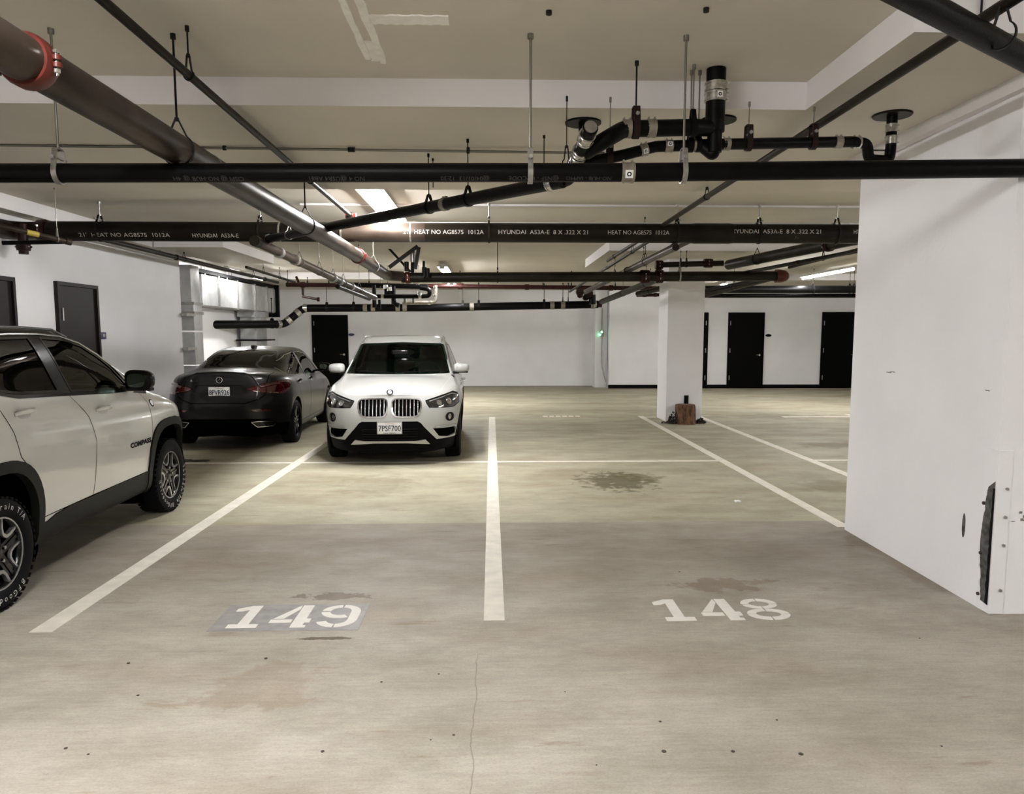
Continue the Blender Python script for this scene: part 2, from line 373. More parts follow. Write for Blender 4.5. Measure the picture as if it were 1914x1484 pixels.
D9 = [band(.125, .235, .12, .095, .055, .042, 93, 177), band(.125, .225, .12, .095, .055, .042, 183, 300) ,
      arc(.125, .22, .125, .11, 86, 0)+[(.25, .12)]+arc(.125, .11, .125, .11, 0, -88)+arc(.125, .11, .065, .065, -88, 0)+arc(.125, .23, .065, .06, 0, 86),
      band(.125, .11, .125, .11, .06, .045, 200, 266)]
def stencil(label, seq, x0, y0, adv, sx=1.0):
    t = thing('stall_number', label, 'number', (x0, y0, 0))
    for i, (nm, polys) in enumerate(seq):
        bm = bmesh.new()
        for p in polys:
            lo = [bm.verts.new((x*sx, y, -.001)) for x, y in p]; f = bm.faces.new(lo)
            e = bmesh.ops.extrude_face_region(bm, geom=[f])['geom']
            for v in e:
                if isinstance(v, bmesh.types.BMVert): v.co.z += .0045
        bmesh.ops.triangulate(bm, faces=[f for f in bm.faces if len(f.verts) > 4])
        o = finish(nm, bm, 'stencil', t); o.location.x = i*adv
    return t
stencil('white stencilled stall number 148 on the right bay floor', [('digit_one', D1), ('digit_four', D4), ('digit_eight', D8)], .925, 3.965, .262, .92)
n149 = stencil('white stencilled stall number 149 on a grey patch in the left bay', [('digit_one', D1), ('digit_four', D4), ('digit_nine', D9)], -1.475, 3.925, .252, .90)
struct(box('floor_patch', (-1.52, 3.885, -.002), (-.715, 4.275, .0015), 'greypatch'))

# ------------------------------------------------------------------ doors, plaques
def door(name, x0, x1, y, ztop, hinge_left=True, m='doorblack'):
    d = struct(box(name, (x0, y-.03, 0), (x1, y, ztop), m))
    bm = bmesh.new(); w_ = .05
    bx(bm, x0, y-.05, 0, x0+w_, y-.03, ztop); bx(bm, x1-w_, y-.05, 0, x1, y-.03, ztop); bx(bm, x0+w_, y-.05, ztop-w_, x1-w_, y-.03, ztop)
    finish('door_frame', bm, m, d)
    hx = x0+.055 if hinge_left else x1-.075
    for z in (.25, 1.05, 1.85): box('hinge', (hx, y-.052, z), (hx+.02, y-.03, z+.13), 'galv', d)
    kx = x1-.13 if hinge_left else x0+.13
    bm = bmesh.new(); sleeve(bm, (kx, y-.045, .98), (0, 1, 0), .03, .03, 12)
    tube(bm, [(kx, y-.05, .98), (kx, y-.085, .98), (kx-.11 if hinge_left else kx+.11, y-.085, .985)], .011, 8)
    finish('lever_handle', bm, 'shiny', d, 40)
    return d
door('door_1', -5.40, -4.32, YB, 2.17, True)
door('door_2', 5.3, 6.36, 21.95, 2.225, False)
door('door_3', 6.95, 8.02, 21.95, 2.225)
door('door_4', 9.73, 10.85, 21.95, 2.24)
def side_door(name, y0, y1, ztop):
    d = struct(box(name, (WL, y0, 0), (WL+.02, y1, ztop), 'door'))
    bm = bmesh.new(); w_ = .045
    bx(bm, WL+.02, y0, 0, WL+.05, y0+w_, ztop); bx(bm, WL+.02, y1-w_, 0, WL+.05, y1, ztop); bx(bm, WL+.02, y0+w_, ztop-w_, WL+.05, y1-w_, ztop)
    finish('door_frame', bm, 'door', d)
    for z in (.3, 1.75): box('hinge', (WL+.02, y0+.075, z), (WL+.055, y0+.1, z+.16), 'galv', d)
    return d
side_door('door_5', 9.6, 10.58, 2.24); side_door('door_6', 7.75, 8.77, 2.22)
p = at(190, 627, X=WL)
sg = thing('blue_plaque', 'small blue plaque on left wall beside the brown door', 'sign', p)
box('plate', (0, -.06, -.05), (.02, .09, .045), 'bluesign', sg, bevel=.004)
bm = bmesh.new(); bx(bm, .02, .0, -.02, .023, .05, .02); finish('pictogram', bm, 'text', sg)
for px_, py_, yy, lb in ((657, 625.5, YB, 'small dark oval plaque beside the black door behind the white car'), (1436, 627, 21.95, 'small dark oval plaque right of the middle far black door')):
    p = at(px_, py_, Y=yy); bm = bmesh.new(); sleeve(bm, (0, -.012, 0), (0, 1, 0), .09, .02, 20)
    for v in bm.verts: v.co.z *= .45
    tag(finish('door_plaque', bm, 'bluesign' if yy == YB else 'skirt', None, 40, p), lb, 'sign')
# green lit box on pilaster with its cord
t = thing('alarm_box', 'small wall box with green lights on the far white pilaster', 'alarm', at(1124, 623, Y=22.35))
box('housing', (-.05, -.05, -.09), (.07, 0, .09), 'galv', t, .008)
for z in (.04, -.04):
    bm = bmesh.new(); bmesh.ops.create_icosphere(bm, subdivisions=2, radius=.03); finish('green_light', bm, 'led', t, 60, (-.01+z*.6-.01, -.05, z))
tube_obj('cable', [(.02, -.02, -.08), (.01, -.015, -.6), (.03, -.015, -1.0), (.1, -.015, -1.3), (.16, -.015, -1.45)], .008, 'galv', t, 6, .1)
tube_obj('conduit', [(.01, -.02, .09), (.01, -.02, .75)], .012, 'galv', t, 6)
# corner guard, bolts and scuffs on the pier
t = thing('corner_guard', 'white steel corner guard with bolts at the base of the right pier', 'guard', (2.808, 4.02, 0))
box('guard_face', (0, -.008, .005), (.075, 0, .935), 'wall', t); box('guard_side', (-.008, -.008, .005), (0, .10, .935), 'wall', t)
for i, (x, z) in enumerate(((.05, .14), (.05, .40), (.05, .56), (.05, .72))):
    bm = bmesh.new(); sleeve(bm, (x, -.012, z), (0, 1, 0), .009, .010, 8); finish('bolt', bm, 'galv', t, 40)
for y, z in ((.085, .09), (.085, .33), (.085, .62)):
    bm = bmesh.new(); sleeve(bm, (-.012, y, z), (1, 0, 0), .010, .010, 8); finish('bolt', bm, 'speck', t, 40)
def smear(name, pts, x, m, parent=None):
    bm = bmesh.new(); vs = [bm.verts.new((x, y, z)) for y, z in pts]; f = bm.faces.new(vs)
    e = bmesh.ops.extrude_face_region(bm, geom=[f])['geom']
    for v in e:
        if isinstance(v, bmesh.types.BMVert): v.co.x -= .0015
    bmesh.ops.triangulate(bm, faces=[f for f in bm.faces if len(f.verts) > 4])
    return finish(name, bm, m, parent)
rr = random.Random(3)
L_ = [(.095-.035*min(1, (.72-z)/.3)+.02*(z > .3)+rr.uniform(-.012, .012)+(.0 if z < .6 else -.03*(z-.6)/.12), z) for z in [.06+.022*i for i in range(31)]]
L_ = [(max(.012, .055+.045*(1-abs(z-.38)/.38)+rr.uniform(-.005, .005)), z) for _, z in L_]
smear('scrape', [(.004, .05)]+L_+[(.004, .76)], -.0085, 'scuff', t)
L2 = [(.004+.022*(1-.6*z)+rr.uniform(-.003, .004), z) for _, z in L_]
smear('gouge', [(.001, .05)]+L2+[(.001, .72)], -.0105, 'ink', t)
for cy, cz, ry, rz, lb in ((4.30, .44, .016, .075, None),):
    struct(smear('wall_scuff', [(cy+ry*math.cos(a), cz+rz*math.sin(a)) for a in [2*PI*i/14 for i in range(14)]], 2.8165, 'scuff'))
for (y0, z0, y1, z1) in ((5.32, 1.302, 5.2, 1.298), (5.27, 1.308, 5.18, 1.305), (4.18, 1.255, 4.09, 1.25)):
    struct(smear('wall_scratch', [(y0, z0), (y1, z1), (y1, z1+.006), (y0, z0+.004)], 2.808+.052*(y0-4.04)/1.83+.001, 'scuff'))
bm = bmesh.new()
for i in range(10):
    x = 2.9+rr.uniform(0, .14); z = .52+rr.uniform(-.02, .06); bx(bm, x, 4.0185, z, x+rr.uniform(.004, .03), 4.0205, z+rr.uniform(.003, .02))
struct(finish('wall_scuff', bm, 'band'))
# column outlet + stump with debris
t = tag(box('outlet_box', (3.50, 13.44, .33), (3.575, 13.47, .48), 'ink', None, .004), 'black outlet box low on the far white column', 'outlet')
box('outlet_cover', (3.505, 13.435, .34), (3.57, 13.44, .47), 'skirt', t)
t = thing('tree_stump', 'small rough bark stump standing at the foot of the white column', 'stump', (3.45, 13.17, 0))
bm = bmesh.new(); n = 28; hs = [0, .03, .08, .16, .24, .30, .34]; rs = [.215, .19, .172, .165, .165, .165, .155]
rg = []
for h, r_ in zip(hs, rs):
    rg.append([bm.verts.new(((r_+.016*math.sin(5*a+1)+.010*math.sin(11*a+h*9)+.02*(h < .05)*math.sin(3*a))*math.cos(a), (r_+.016*math.sin(5*a+1)+.010*math.sin(11*a+h*9))*math.sin(a), h)) for a in [2*PI*k/n for k in range(n)]])
for a, b in zip(rg, rg[1:]):
    for k in range(n): bm.faces.new((a[k], a[(k+1) % n], b[(k+1) % n], b[k]))
bm.faces.new(rg[0][::-1])
finish('bark', bm, 'bark', t, 50)
bm = bmesh.new(); sleeve(bm, (0, 0, .337), (0, 0, 1), .158, .012, 24); finish('cut_top', bm, 'bark', t, 40)
def clump(bm, cx, cy, r, h, n, rnd):
    for i in range(n):
        a = rnd.uniform(0, 2*PI); d = r*math.sqrt(rnd.random()); s = rnd.uniform(.015, .04)
        x, y = cx+d*math.cos(a), cy+d*math.sin(a); z = h*rnd.random()*(1-d/r)
        R = Matrix.Rotation(rnd.uniform(0, 6), 3, Vector((rnd.random(), rnd.random(), .2)).normalized())
        q = [Vector((x, y, z+.02))+R @ Vector(c) for c in ((-s, 0, 0), (0, -s*.5, .004), (s, 0, 0), (0, s*.5, -.004))]
        q = [Vector((v.x, v.y, max(v.z, .001))) for v in q]
        bm.faces.new([bm.verts.new(v) for v in q])
bm = bmesh.new(); clump(bm, -.21, .02, .10, .28, 140, rr); clump(bm, -.25, 0, .16, .03, 60, rr)
o = tag(finish('dried_branches', bm, 'darkleaf', None, None, (3.45, 13.17, 0)), 'dark dried twigs heaped left of the bark stump', 'debris'); o['kind'] = 'stuff'
bm = bmesh.new(); clump(bm, .28, .0, .10, .10, 110, rr)
o = tag(finish('dried_leaves', bm, 'darkleaf', None, None, (3.45, 13.2, 0)), 'dark dried leaves heaped right of the bark stump', 'debris'); o['kind'] = 'stuff'
# litter
bm = bmesh.new()
for (x, y) in ((123, 1399), (165, 1410), (240, 1240), (258, 1300), (1270, 1069), (497, 1231), (713, 1275), (805, 1383), (820, 1260), (1056, 1293), (1234, 1349), (1241, 1405), (1497, 1410), (1370, 1405), (1719, 1193), (1452, 1346), (1760, 1395), (848, 1374), (603, 1405), (1115, 1430)):
    p = at(x, y, Z=0); s = rr.uniform(.004, .011)
    bmesh.ops.create_icosphere(bm, subdivisions=1, radius=s, matrix=Matrix.Translation((p.x, p.y, s*.2)) @ Matrix.Scale(.35, 4, (0, 0, 1)))
o = tag(finish('grit', bm, 'speck', None, None), 'scattered dark grit on the near concrete floor', 'grit'); o['kind'] = 'stuff'
p = at(1379, 938, Z=0)
tag(box('paper_scrap', (p.x-.025, p.y-.03, 0), (p.x+.025, p.y+.03, .012), 'lint', None, .003), 'tiny white paper scrap on the floor of the right bay', 'litter')

# ------------------------------------------------------------------ lamps
def lamp(label, x, y0, y1, z, group='strip lights on the garage ceiling', w_=.12):
    t = thing('ceiling_lamp', label, 'lamp', (x, (y0+y1)/2, z)); h = (y1-y0)/2
    prism('lamp_body', [(-w_*.55, -h, 0), (w_*.55, -h, 0), (w_*.9, -h, -.045), (w_*.9, -h, -.055), (-w_*.9, -h, -.055), (-w_*.9, -h, -.045)], (0, 2*h, 0), 'white', t)
    bm = bmesh.new()
    prof = [(-w_*.42, -.055), (-w_*.36, -.085), (0, -.10), (w_*.36, -.085), (w_*.42, -.055)]
    a = [bm.verts.new((x_, -h+.05, z_)) for x_, z_ in prof]; b = [bm.verts.new((x_, h-.05, z_)) for x_, z_ in prof]
    for i in range(4): bm.faces.new((a[i], a[i+1], b[i+1], b[i]))
    bm.faces.new(a); bm.faces.new(b[::-1]); bm.faces.new((a[0], b[0], b[-1], a[-1]))
    finish('lens', bm, 'lens', t)
    for s in (-1, 1): box('end_cap', (-w_*.44, s*(h-.025)-.03, -.105), (w_*.44, s*(h-.025)+.03, -.05), 'white', t)
    return t
lamp('lit strip lamp crossed by the slanting black pipe', -1.22, 7.45, 9.9, ZH, w_=.16)
lamp('lit strip lamp far back above the white car', -1.0, 15.6, 18.0, ZL+.1)
lamp('lit strip lamp at the right beside the pier edge', 7.18, 14.7, 17.3, ZL+.02, w_=.09)
lamp('nearer of the two small lamps over the metal duct', -5.28, 15.3, 16.0, ZL+.02, w_=.07)
lamp('farther of the two small lamps over the metal duct', -5.34, 17.0, 17.9, ZL+.02, w_=.07)
lamp('unseen lamp added at the back above the far drain, behind pipes', -1.0, 19.2, 19.9, ZL, w_=.12)  # extra lamp tucked behind the pipes to brighten the back wall
lamp('unseen lamp added at the back right above the doors, behind pipes', 6.0, 18.9, 19.5, ZL, w_=.12)  # second added lamp, lifts the back right wall, pipes hide it
lamp('strip lamp overhead beside the camera, out of view', -1.2, -.4, 2.0, ZH, w_=.16)
lamp('unseen lamp added over the right aisle, hidden by the pier', 7.2, 6.4, 8.8, ZL+.02)  # no fixture visible here; added to light the right side
lamp('strip lamp behind the camera, out of view', -1.2, -6.5, -4.1, ZH)
lamp('unseen lamp added over the near right aisle, out of view', 7.2, -.8, 1.6, ZH)  # added fill lamp beyond the right edge of the frame

# ------------------------------------------------------------------ pipes
def run(label, loc, name='pipe_run', cat='pipe'):
    return thing(name, label, cat, loc)
def root(o):
    while o.parent is not None: o = o.parent
    return o
def pf(name, bm, m, par, smooth=45):
    o = finish(name, bm, m, par, smooth); o.data.transform(Matrix.Translation(-root(par).location)); return o
def pipe(par, pts, r, m, rad=None, seg=18, name='pipe'):
    bm = bmesh.new(); tube(bm, fillet(pts, rad, 7) if rad else pts, r, seg); return pf(name, bm, m, par)
def coupling(par, p, d, r, L=.07, m='band', sticker=None, clamps=True):
    """no-hub band: corrugated sleeve, two worm clamps with screws"""
    bm = bmesh.new(); sleeve(bm, p, d, r*1.08, L)
    o = pf('coupling', bm, m, par); d = Vector(d).normalized(); p = Vector(p)
    if clamps:
        up = Vector((0, 0, 1)) if abs(d.z) < .8 else Vector((1, -.3, 0)).normalized()
        for s in (-1, 1):
            q = p+d*(s*L*.33); bm = bmesh.new(); sleeve(bm, q, d, r*1.14, L*.16)
            side = up.cross(d).normalized()
            tube(bm, [q+up*r*1.22-side*r*.25, q+up*r*1.22+side*r*.25], max(.0035, r*.11), 8)
            pf('clamp', bm, m, o)
    if sticker is not None:
        n = Vector(sticker); n = (n-d*n.dot(d)).normalized(); s = min(r*.62, L*.3); y = d.cross(n); c = p+n*r*1.16
        bm = bmesh.new(); vs = [bm.verts.new(c+d*a*s+y*b*s) for a, b in ((-1, -1), (1, -1), (1, 1), (-1, 1))]; bm.faces.new(vs)
        for v in vs: pass
        pf('sticker', bm, 'label', o, None)
        bm = bmesh.new(); sleeve(bm, c+n*.0008, n, s*.62, .001, 16, prof=[(-.0005, s*.6), (.0005, s*.6)]); pf('round_logo', bm, 'ink', o, None)
        bm = bmesh.new(); sleeve(bm, c+n*.0014, n, s*.3, .001, 12, prof=[(-.0005, s*.3), (.0005, s*.3)]); pf('logo_centre', bm, 'label', o, None)
    return o
def grooved(par, p, d, r, m='red', L=.075, bolts=True):
    """grooved pipe clamp: two half shells with bolt pads"""
    d = Vector(d).normalized(); p = Vector(p)
    bm = bmesh.new(); sleeve(bm, p, d, r, L, 22, prof=[(-L/2, r*1.01), (-L/2, r*1.13), (-L*.3, r*1.20), (L*.3, r*1.20), (L/2, r*1.13), (L/2, r*1.01)])
    o = pf('coupling', bm, m, par)
    side = Vector((0, 0, 1)).cross(d).normalized() if abs(d.z) < .8 else Vector((1, 0, 0)); up = d.cross(side).normalized()
    for s in (-1, 1):
        c = p+side*s*r*1.26; bm = bmesh.new()
        for k in (-1, 1):
            q = c+up*k*r*.16
            sleeve(bm, q, up, r*.22, r*.2, 10)
        pf('bolt_pad', bm, m, o)
        bm = bmesh.new(); tube(bm, [c-up*r*.62, c+up*r*.5], r*.075, 8); sleeve(bm, c-up*r*.42, up, r*.15, r*.16, 6); sleeve(bm, c+up*r*.42, up, r*.15, r*.14, 6)
        pf('bolt', bm, 'shiny', o)
    return o
def hanger(par, p, d, r, ztop, kind='ring', rodr=.005, m='darkrod', rodm=None, anchor=True, w_=.022):
    """threaded rod from the ceiling with a ring, loop or clevis strap round the pipe"""
    p = Vector(p); d = Vector(d).normalized(); side = Vector((0, 0, 1)).cross(d).normalized(); up = Vector((0, 0, 1))
    e = {'ring': r*1.0+.05, 'loop': r+.075, 'clevis': r+.07, 'strap': r+.06}[kind]
    bm = bmesh.new(); tube(bm, [p+up*(e-.012), Vector((p.x, p.y, ztop+.004))], rodr, 8)
    if anchor: sleeve(bm, (p.x, p.y, ztop-.012), (0, 0, 1), rodr*2.3, .028, 10)
    sleeve(bm, p+up*e, (0, 0, 1), rodr*2.0, .012, 6)
    rod = pf('hanger', bm, rodm or m, par)
    bm = bmesh.new(); n = 20; path = []
    if kind in ('ring', 'loop'):
        a0 = 55 if kind == 'loop' else 60
        for i in range(n+1):
            a = math.radians(a0 - (360-2*(90-a0)) * i/n)
            path.append(p+side*math.cos(a)*(r+.004)+up*math.sin(a)*(r+.004))
        path = [p+up*e+side*.006]+path+[p+up*e-side*.006]
    else:
        path = [p+up*(r+.012)+side*(r+.006)]
        path = [p+up*e+side*.018, p+up*(e-.004)+side*.03]+[p+side*math.cos(a)*(r+.006)+up*math.sin(a)*(r+.006) for a in [math.radians(20-220*i/n) for i in range(n+1)]]+[p+up*(e-.004)-side*.03, p+up*e-side*.018, p+up*e+side*.018]
    hw = w_/2 if kind != 'loop' else .006
    t_ = .003
    prev = None
    for i, q in enumerate(path):
        a = path[max(i-1, 0)]; b = path[min(i+1, len(path)-1)]; tg = (b-a).normalized(); nn = tg.cross(d).normalized()
        cur = [bm.verts.new(q+d*s1*hw+nn*s2*t_) for s1, s2 in ((-1, -1), (1, -1), (1, 1), (-1, 1))]
        if prev:
            for k in range(4): bm.faces.new((prev[k], prev[(k+1) % 4], cur[(k+1) % 4], cur[k]))
        prev = cur
    pf('pipe_strap', bm, m, rod, 40)
    if kind == 'clevis':
        bm = bmesh.new(); q = p+up*(r+.022); tube(bm, [q-side*(r+.01), q+side*(r+.01)], .005, 8)
        for s in (-1, 1): sleeve(bm, q+side*s*(r+.008), side, .011, .010, 6)
        pf('clevis_bolt', bm, 'galv', rod)
    return rod
XD = Vector((1, 0, 0)); YD = Vector((0, 1, 0)); ZD = Vector((0, 0, 1))
def on(a, b, **k):
    """the point of segment ab at a given x or y"""
    ax, v = list(k.items())[0]; i = 'xyz'.index(ax); s = (v-a[i])/(b[i]-a[i]); return Vector(a).lerp(Vector(b), s)

# 1 long front drain
YF = 3.95
a, b, c = at(-420, 324, Y=YF), at(1173, 322.5, Y=YF), at(2300, 310, Y=YF)
t = run('long black drain pipe crossing the whole view, nearest the camera, printed with code', b)
pipe(t, [a, b], .0475, 'black', name='pipe'); pipe(t, [b, c], .0475, 'black', name='pipe')
coupling(t, b, XD, .0475, .067, 'band', sticker=(0, -1, -.35))
for x in (111, 991, 1277):
    q = on(a, b, x=at(x, 323, Y=YF).x)
    hanger(t, q, XD, .0475, ZH, 'clevis', .0065, 'galv', 'rod', w_=.026)
for s, tx, szz in ((-1.42, 'CISPI @ NO-HUB @ 4H', .034), (-.78, 'NO 4 @USR4 AB81', .034), (-.13, '@04/01/13  12:30', .034), (.22, '@NSF - UPCODE', .034), (.50, 'NO-HUB - IAPMO', .03)):
    q = on(a, b, x=s)+Vector((0, -.034, -.034))
    o = text('pipe_print', tx, szz, 'textdim', plane_mat(q+Vector((0, -.0008, -.0008)), (-1, 0, 0), (0, .7, -.7)), t, 'CENTER')
    o.data.transform(Matrix.Translation(-t.location))

# 2 big steel main along y, 3 cross main, joined
XB = -1.60
n0 = Vector((XB, -1.5, 2.514)); n1 = Vector((XB, 2.75, 2.512)); n2 = Vector((XB, 9.2, 2.514)); n3 = Vector((XB, 11.72, 2.481)); n4 = Vector((-1.395, 11.95, 2.481))
t = run('big worn brown steel main running away overhead from the upper left corner', n1)
pipe(t, [n0, n1], .078, 'bigpipe', seg=28); pipe(t, [n1, n2], .078, 'bigpipe', seg=28); pipe(t, [n2, n3, n4], .078, 'bigpipe', rad=.22, seg=24)
grooved(t, n1, YD, .078); grooved(t, n2-YD*.0, YD, .078)
for y, k in ((4.0, 'loop'), (6.65, 'loop'), (10.4, 'loop')):
    q = on(n1, n2, y=y) if y < 9.2 else on(n2, n3, y=y)
    hanger(t, q, YD, .078, ZL if 4.63 < y < 7.2 else ZH, 'loop', .006, 'darkrod' if y < 10 else 'galv')
q = on(n1, n2, y=4.42); bm = bmesh.new(); sleeve(bm, q, YD, .0795, .012, 24); pf('weld_band', bm, 'galv', t)
e0 = at(765, 519, Y=11.95); e1 = at(1452, 516, Y=11.95)
t = run('dark steel cross main far back with a domed red end cap', (e0+e1)/2)
pipe(t, [e0+XD*-.12, e1], .078, 'olive', seg=22)
grooved(t, e0-XD*.02, XD, .078); grooved(t, on(e0, e1, x=at(1205, 516, Y=11.95).x), XD, .09, 'darkred', .14); grooved(t, on(e0, e1, x=at(1232, 516, Y=11.95).x), XD, .09, 'darkred', .12)
bm = bmesh.new(); r_ = .1; sleeve(bm, e1, XD, r_, .1, 22, prof=[(-.02, .09), (-.02, .105), (.05, .105), (.10, .098), (.15, .078), (.18, .05), (.19, .001)])
pf('end_cap', bm, 'red', t, 60)
for x in (930, 1270): hanger(t, on(e0, e1, x=at(x, 518, Y=11.95).x), XD, .078, ZH, 'clevis', .006, 'galv' if x > 1000 else 'olive')
# second, thinner main just behind the red fittings
s0, s1 = at(1232, 495, Y=12.2), at(1352, 492, Y=12.2)
t = run('short dark red branch pipe over the far cross main near the column', (s0+s1)/2)
pipe(t, [s0, s1], .045, 'olive'); grooved(t, s0, XD, .06, 'darkred', .12); grooved(t, s1-XD*.25, XD, .06, 'darkred', .14)
pipe(t, [s0, s0-ZD*.14], .05, 'darkred')
for x in (1272, 1283): hanger(t, on(s0, s1, x=at(x, 494, Y=12.2).x), XD, .045, ZL, 'ring', .004)

# 4 eight inch main with maker's print
Y8 = 8.85
e0 = at(92, 432.5, Y=Y8); em = at(640, 437, Y=Y8); e1 = at(2050, 440, Y=Y8)
e0.z = em.z = e1.z = 2.747
t = run('thick dark steel main across the middle of the view with white maker print', em)
mm = at(795, 441, Y=Y8); mm.z = em.z
pipe(t, [e0, em], .1105, 'brown', seg=28); pipe(t, [em, mm], .1115, 'bigpipe', seg=28); pipe(t, [mm, e1], .1105, 'brown', seg=28)
for x in (525, 640, 768): bm = bmesh.new(); sleeve(bm, on(e0, e1, x=at(x, 440, Y=Y8).x), XD, .1150, .02, 26); pf('weld_band', bm, 'band', t)
j = on(e0, e1, x=at(1330, 440, Y=Y8).x); bm = bmesh.new(); sleeve(bm, j, XD, .118, .28, 26, prof=[(-.25, .111), (-.2, .117), (.2, .117), (.25, .111)]); pf('fitting', bm, 'brown', t)
for x, kd in ((188, 'clevis'), (487, 'clevis'), (914, 'clevis'), (1265, 'clevis'), (1418, 'clevis'), (1563, 'clevis')):
    hanger(t, on(e0, e1, x=at(x, 440, Y=Y8).x), XD, .1105, ZH, kd, .008, 'darkrod' if x not in (914, 487) else 'olive', 'galv')
for x, tx, zz in ((240, "21'  HEAT NO AG8575  1012A", -.055), (408, 'HYUNDAI  A53A-E', -.058), (830, "21'  HEAT NO AG8575  1012A", -.01), (1015, "HYUNDAI  A53A-E  8 X .322 X 21", -.008), (1190, 'HEAT NO AG8575  1012A', -.008), (1348, '12A', .01), (1445, 'HYUNDAI  A53A-E  8 X .322 X 21', .01), (1592, 'HT', .01)):
    q = on(e0, e1, x=at(x, 440, Y=Y8).x); al = math.asin(zz/.1125)
    mw = plane_mat(q+Vector((0, -math.cos(al)*.1128, math.sin(al)*.1128)), (1, 0, 0), (0, math.sin(al), math.cos(al)))
    wd = {240: 160, 408: 82, 830: 145, 1015: 162, 1190: 112, 1348: 14, 1445: 165, 1592: 10}[x]/158.
    me = text_mesh(tx, .067, 'CENTER'); w0 = max(v.co.x for v in me.vertices)-min(v.co.x for v in me.vertices)
    o = text('pipe_print', tx, .067, 'text', mw, t, sx=wd/w0, wrap=.1128); o.data.transform(Matrix.Translation(-t.location))
q = on(e0, e1, x=at(1490, 440, Y=Y8).x)
o = text('chalk_mark', "79 3/4", .045, 'textdim', plane_mat(q+Vector((0, -.095, -.052)), (1, 0, .12), (0, -.4, .9)), t, sx=1.2); o.data.transform(Matrix.Translation(-t.location))
# red coupling and elbow at its left end
lc = e0-XD*.06
grooved(t, lc, XD, .108, 'darkred', .10)
pipe(t, [lc, lc-XD*.35, lc-XD*.35-YD*1.8], .104, 'bigpipe', rad=.25)
grooved(t, lc+Vector((-.12, -.2, -.2)), ZD, .06, 'darkred', .08)
pipe(t, [lc+Vector((-.12, -.2, .05)), lc+Vector((-.12, -.2, -.28))], .05, 'darkred')
t = run('small brown pipe with a yellow tag at the far left under the thick main', at(60, 440, Y=7.6), name='pipe_run')
q0, q1 = at(-60, 408, Y=7.4), at(128, 452, Y=8.1); pipe(t, [q0, q1], .026, 'bigpipe')
q2 = at(4, 454, Y=7.9); pipe(t, [q1, q2], .022, 'black')
bm = bmesh.new(); sleeve(bm, q1, (q1-q0), .034, .05); pf('elbow', bm, 'bigpipe', t)
bm = bmesh.new(); v = q0.lerp(q1, .62); sleeve(bm, v, (q1-q0), .0275, .11); pf('tag', bm, 'yellow', t)
hanger(t, q0.lerp(q1, .88), (q1-q0), .026, ZH, 'loop', .004, 'rod', w_=.01)

# 5 thin pipes along y
def ypipe(label, X, Y0, Y1, z0, z1, r, m, hang=(), bands=(), ztop=None, hm='darkrod'):
    a = Vector((X, Y0, z0)); b = Vector((X, Y1, z1)); t = run(label, (a+b)/2)
    pipe(t, [a, b], r, m)
    for y in hang: hanger(t, on(a, b, y=y), YD, r, ztop or (ZL if 4.63 < y < 7.2 else ZH), 'loop', .0045, hm)
    for y in bands: bm = bmesh.new(); sleeve(bm, on(a, b, y=y), YD, r*1.35, .06); pf('coupling', bm, m, t)
    return t
t = ypipe('thin dark pipe running away high on the left of the cut plaster ridge', -1.49, .5, 8.25, 2.86, 2.83, .021, 'brown', (3.9, 6.4), (8.15,))
bm = bmesh.new(); sleeve(bm, (-1.49, 8.2, 2.83), YD, .035, .07); sleeve(bm, (-1.49, 8.2, 2.83), XD, .03, .11); pf('tee', bm, 'red', t)
ypipe('thin dark pipe running away along the upper right under the ceiling', 1.985, 1.0, 12.9, 2.84, 2.825, .025, 'brown', (7.0, 9.8), (9.0, 12.2))
ypipe('brown pipe beyond the first drop panel heading to the far wall', 2.16, 8.85, 15.5, 2.59, 2.58, .042, 'bigpipe', (10.6, 13.2), (12.0,))
# grey drain from the wye at left running back
a = at(480, 452, Y=8.3); b = at(700, 556, Y=14.0)
t = run('grey steel pipe sloping back below the big main left of centre', (a+b)/2)
pipe(t, [a, b], .052, 'bigpipe'); d = (b-a).normalized()
bm = bmesh.new(); sleeve(bm, a-d*.02, d, .06, .10); pf('cap', bm, 'olive', t)
for s in (.12, .22, .52, .58, .7): bm = bmesh.new(); sleeve(bm, a.lerp(b, s), d, .067, .07); pf('coupling', bm, 'galv', t)
for s in (.25, .40, .52, .62, .8): hanger(t, a.lerp(b, s), d, .052, ZH if s > .1 else ZL, 'loop', .004, 'rod')
a2 = a.lerp(b, .54)+Vector((.03, 0, -.02)); b2 = b+Vector((-.05, -.3, .02))
pipe(t, [a2+Vector((0, 0, -.09)), b2+Vector((0, 0, -.06))], .035, 'black')

# 6 small conduit across and white conduit
a = at(-500, 264.5, Y=5.6); b = at(1130, 286.3, Y=5.6)
t = run('thin grey conduit crossing under the near ceiling band behind the black drain', (a+b)/2, cat='conduit', name='conduit_run')
pipe(t, [a, b], .0095, 'rod', name='conduit'); bm = bmesh.new(); q = on(a, b, x=at(657, 281, Y=5.6).x); sleeve(bm, q, XD, .017, .05); pf('coupling', bm, 'darkrod', t)
for x in (875, 420): hanger(t, on(a, b, x=at(x, 283, Y=5.6).x), XD, .0095, ZL, 'ring', .003)
a = at(740, 417, Y=9.0); b = at(1900, 419, Y=9.0)
t = run('thin white conduit above the thick main, right half', (a+b)/2, cat='conduit', name='conduit_run')
pipe(t, [a, b], .012, 'white', name='conduit')
for x in (1168, 1590): bm = bmesh.new(); sleeve(bm, on(a, b, x=at(x, 418, Y=9.).x), XD, .019, .05); pf('coupling', bm, 'white', t)

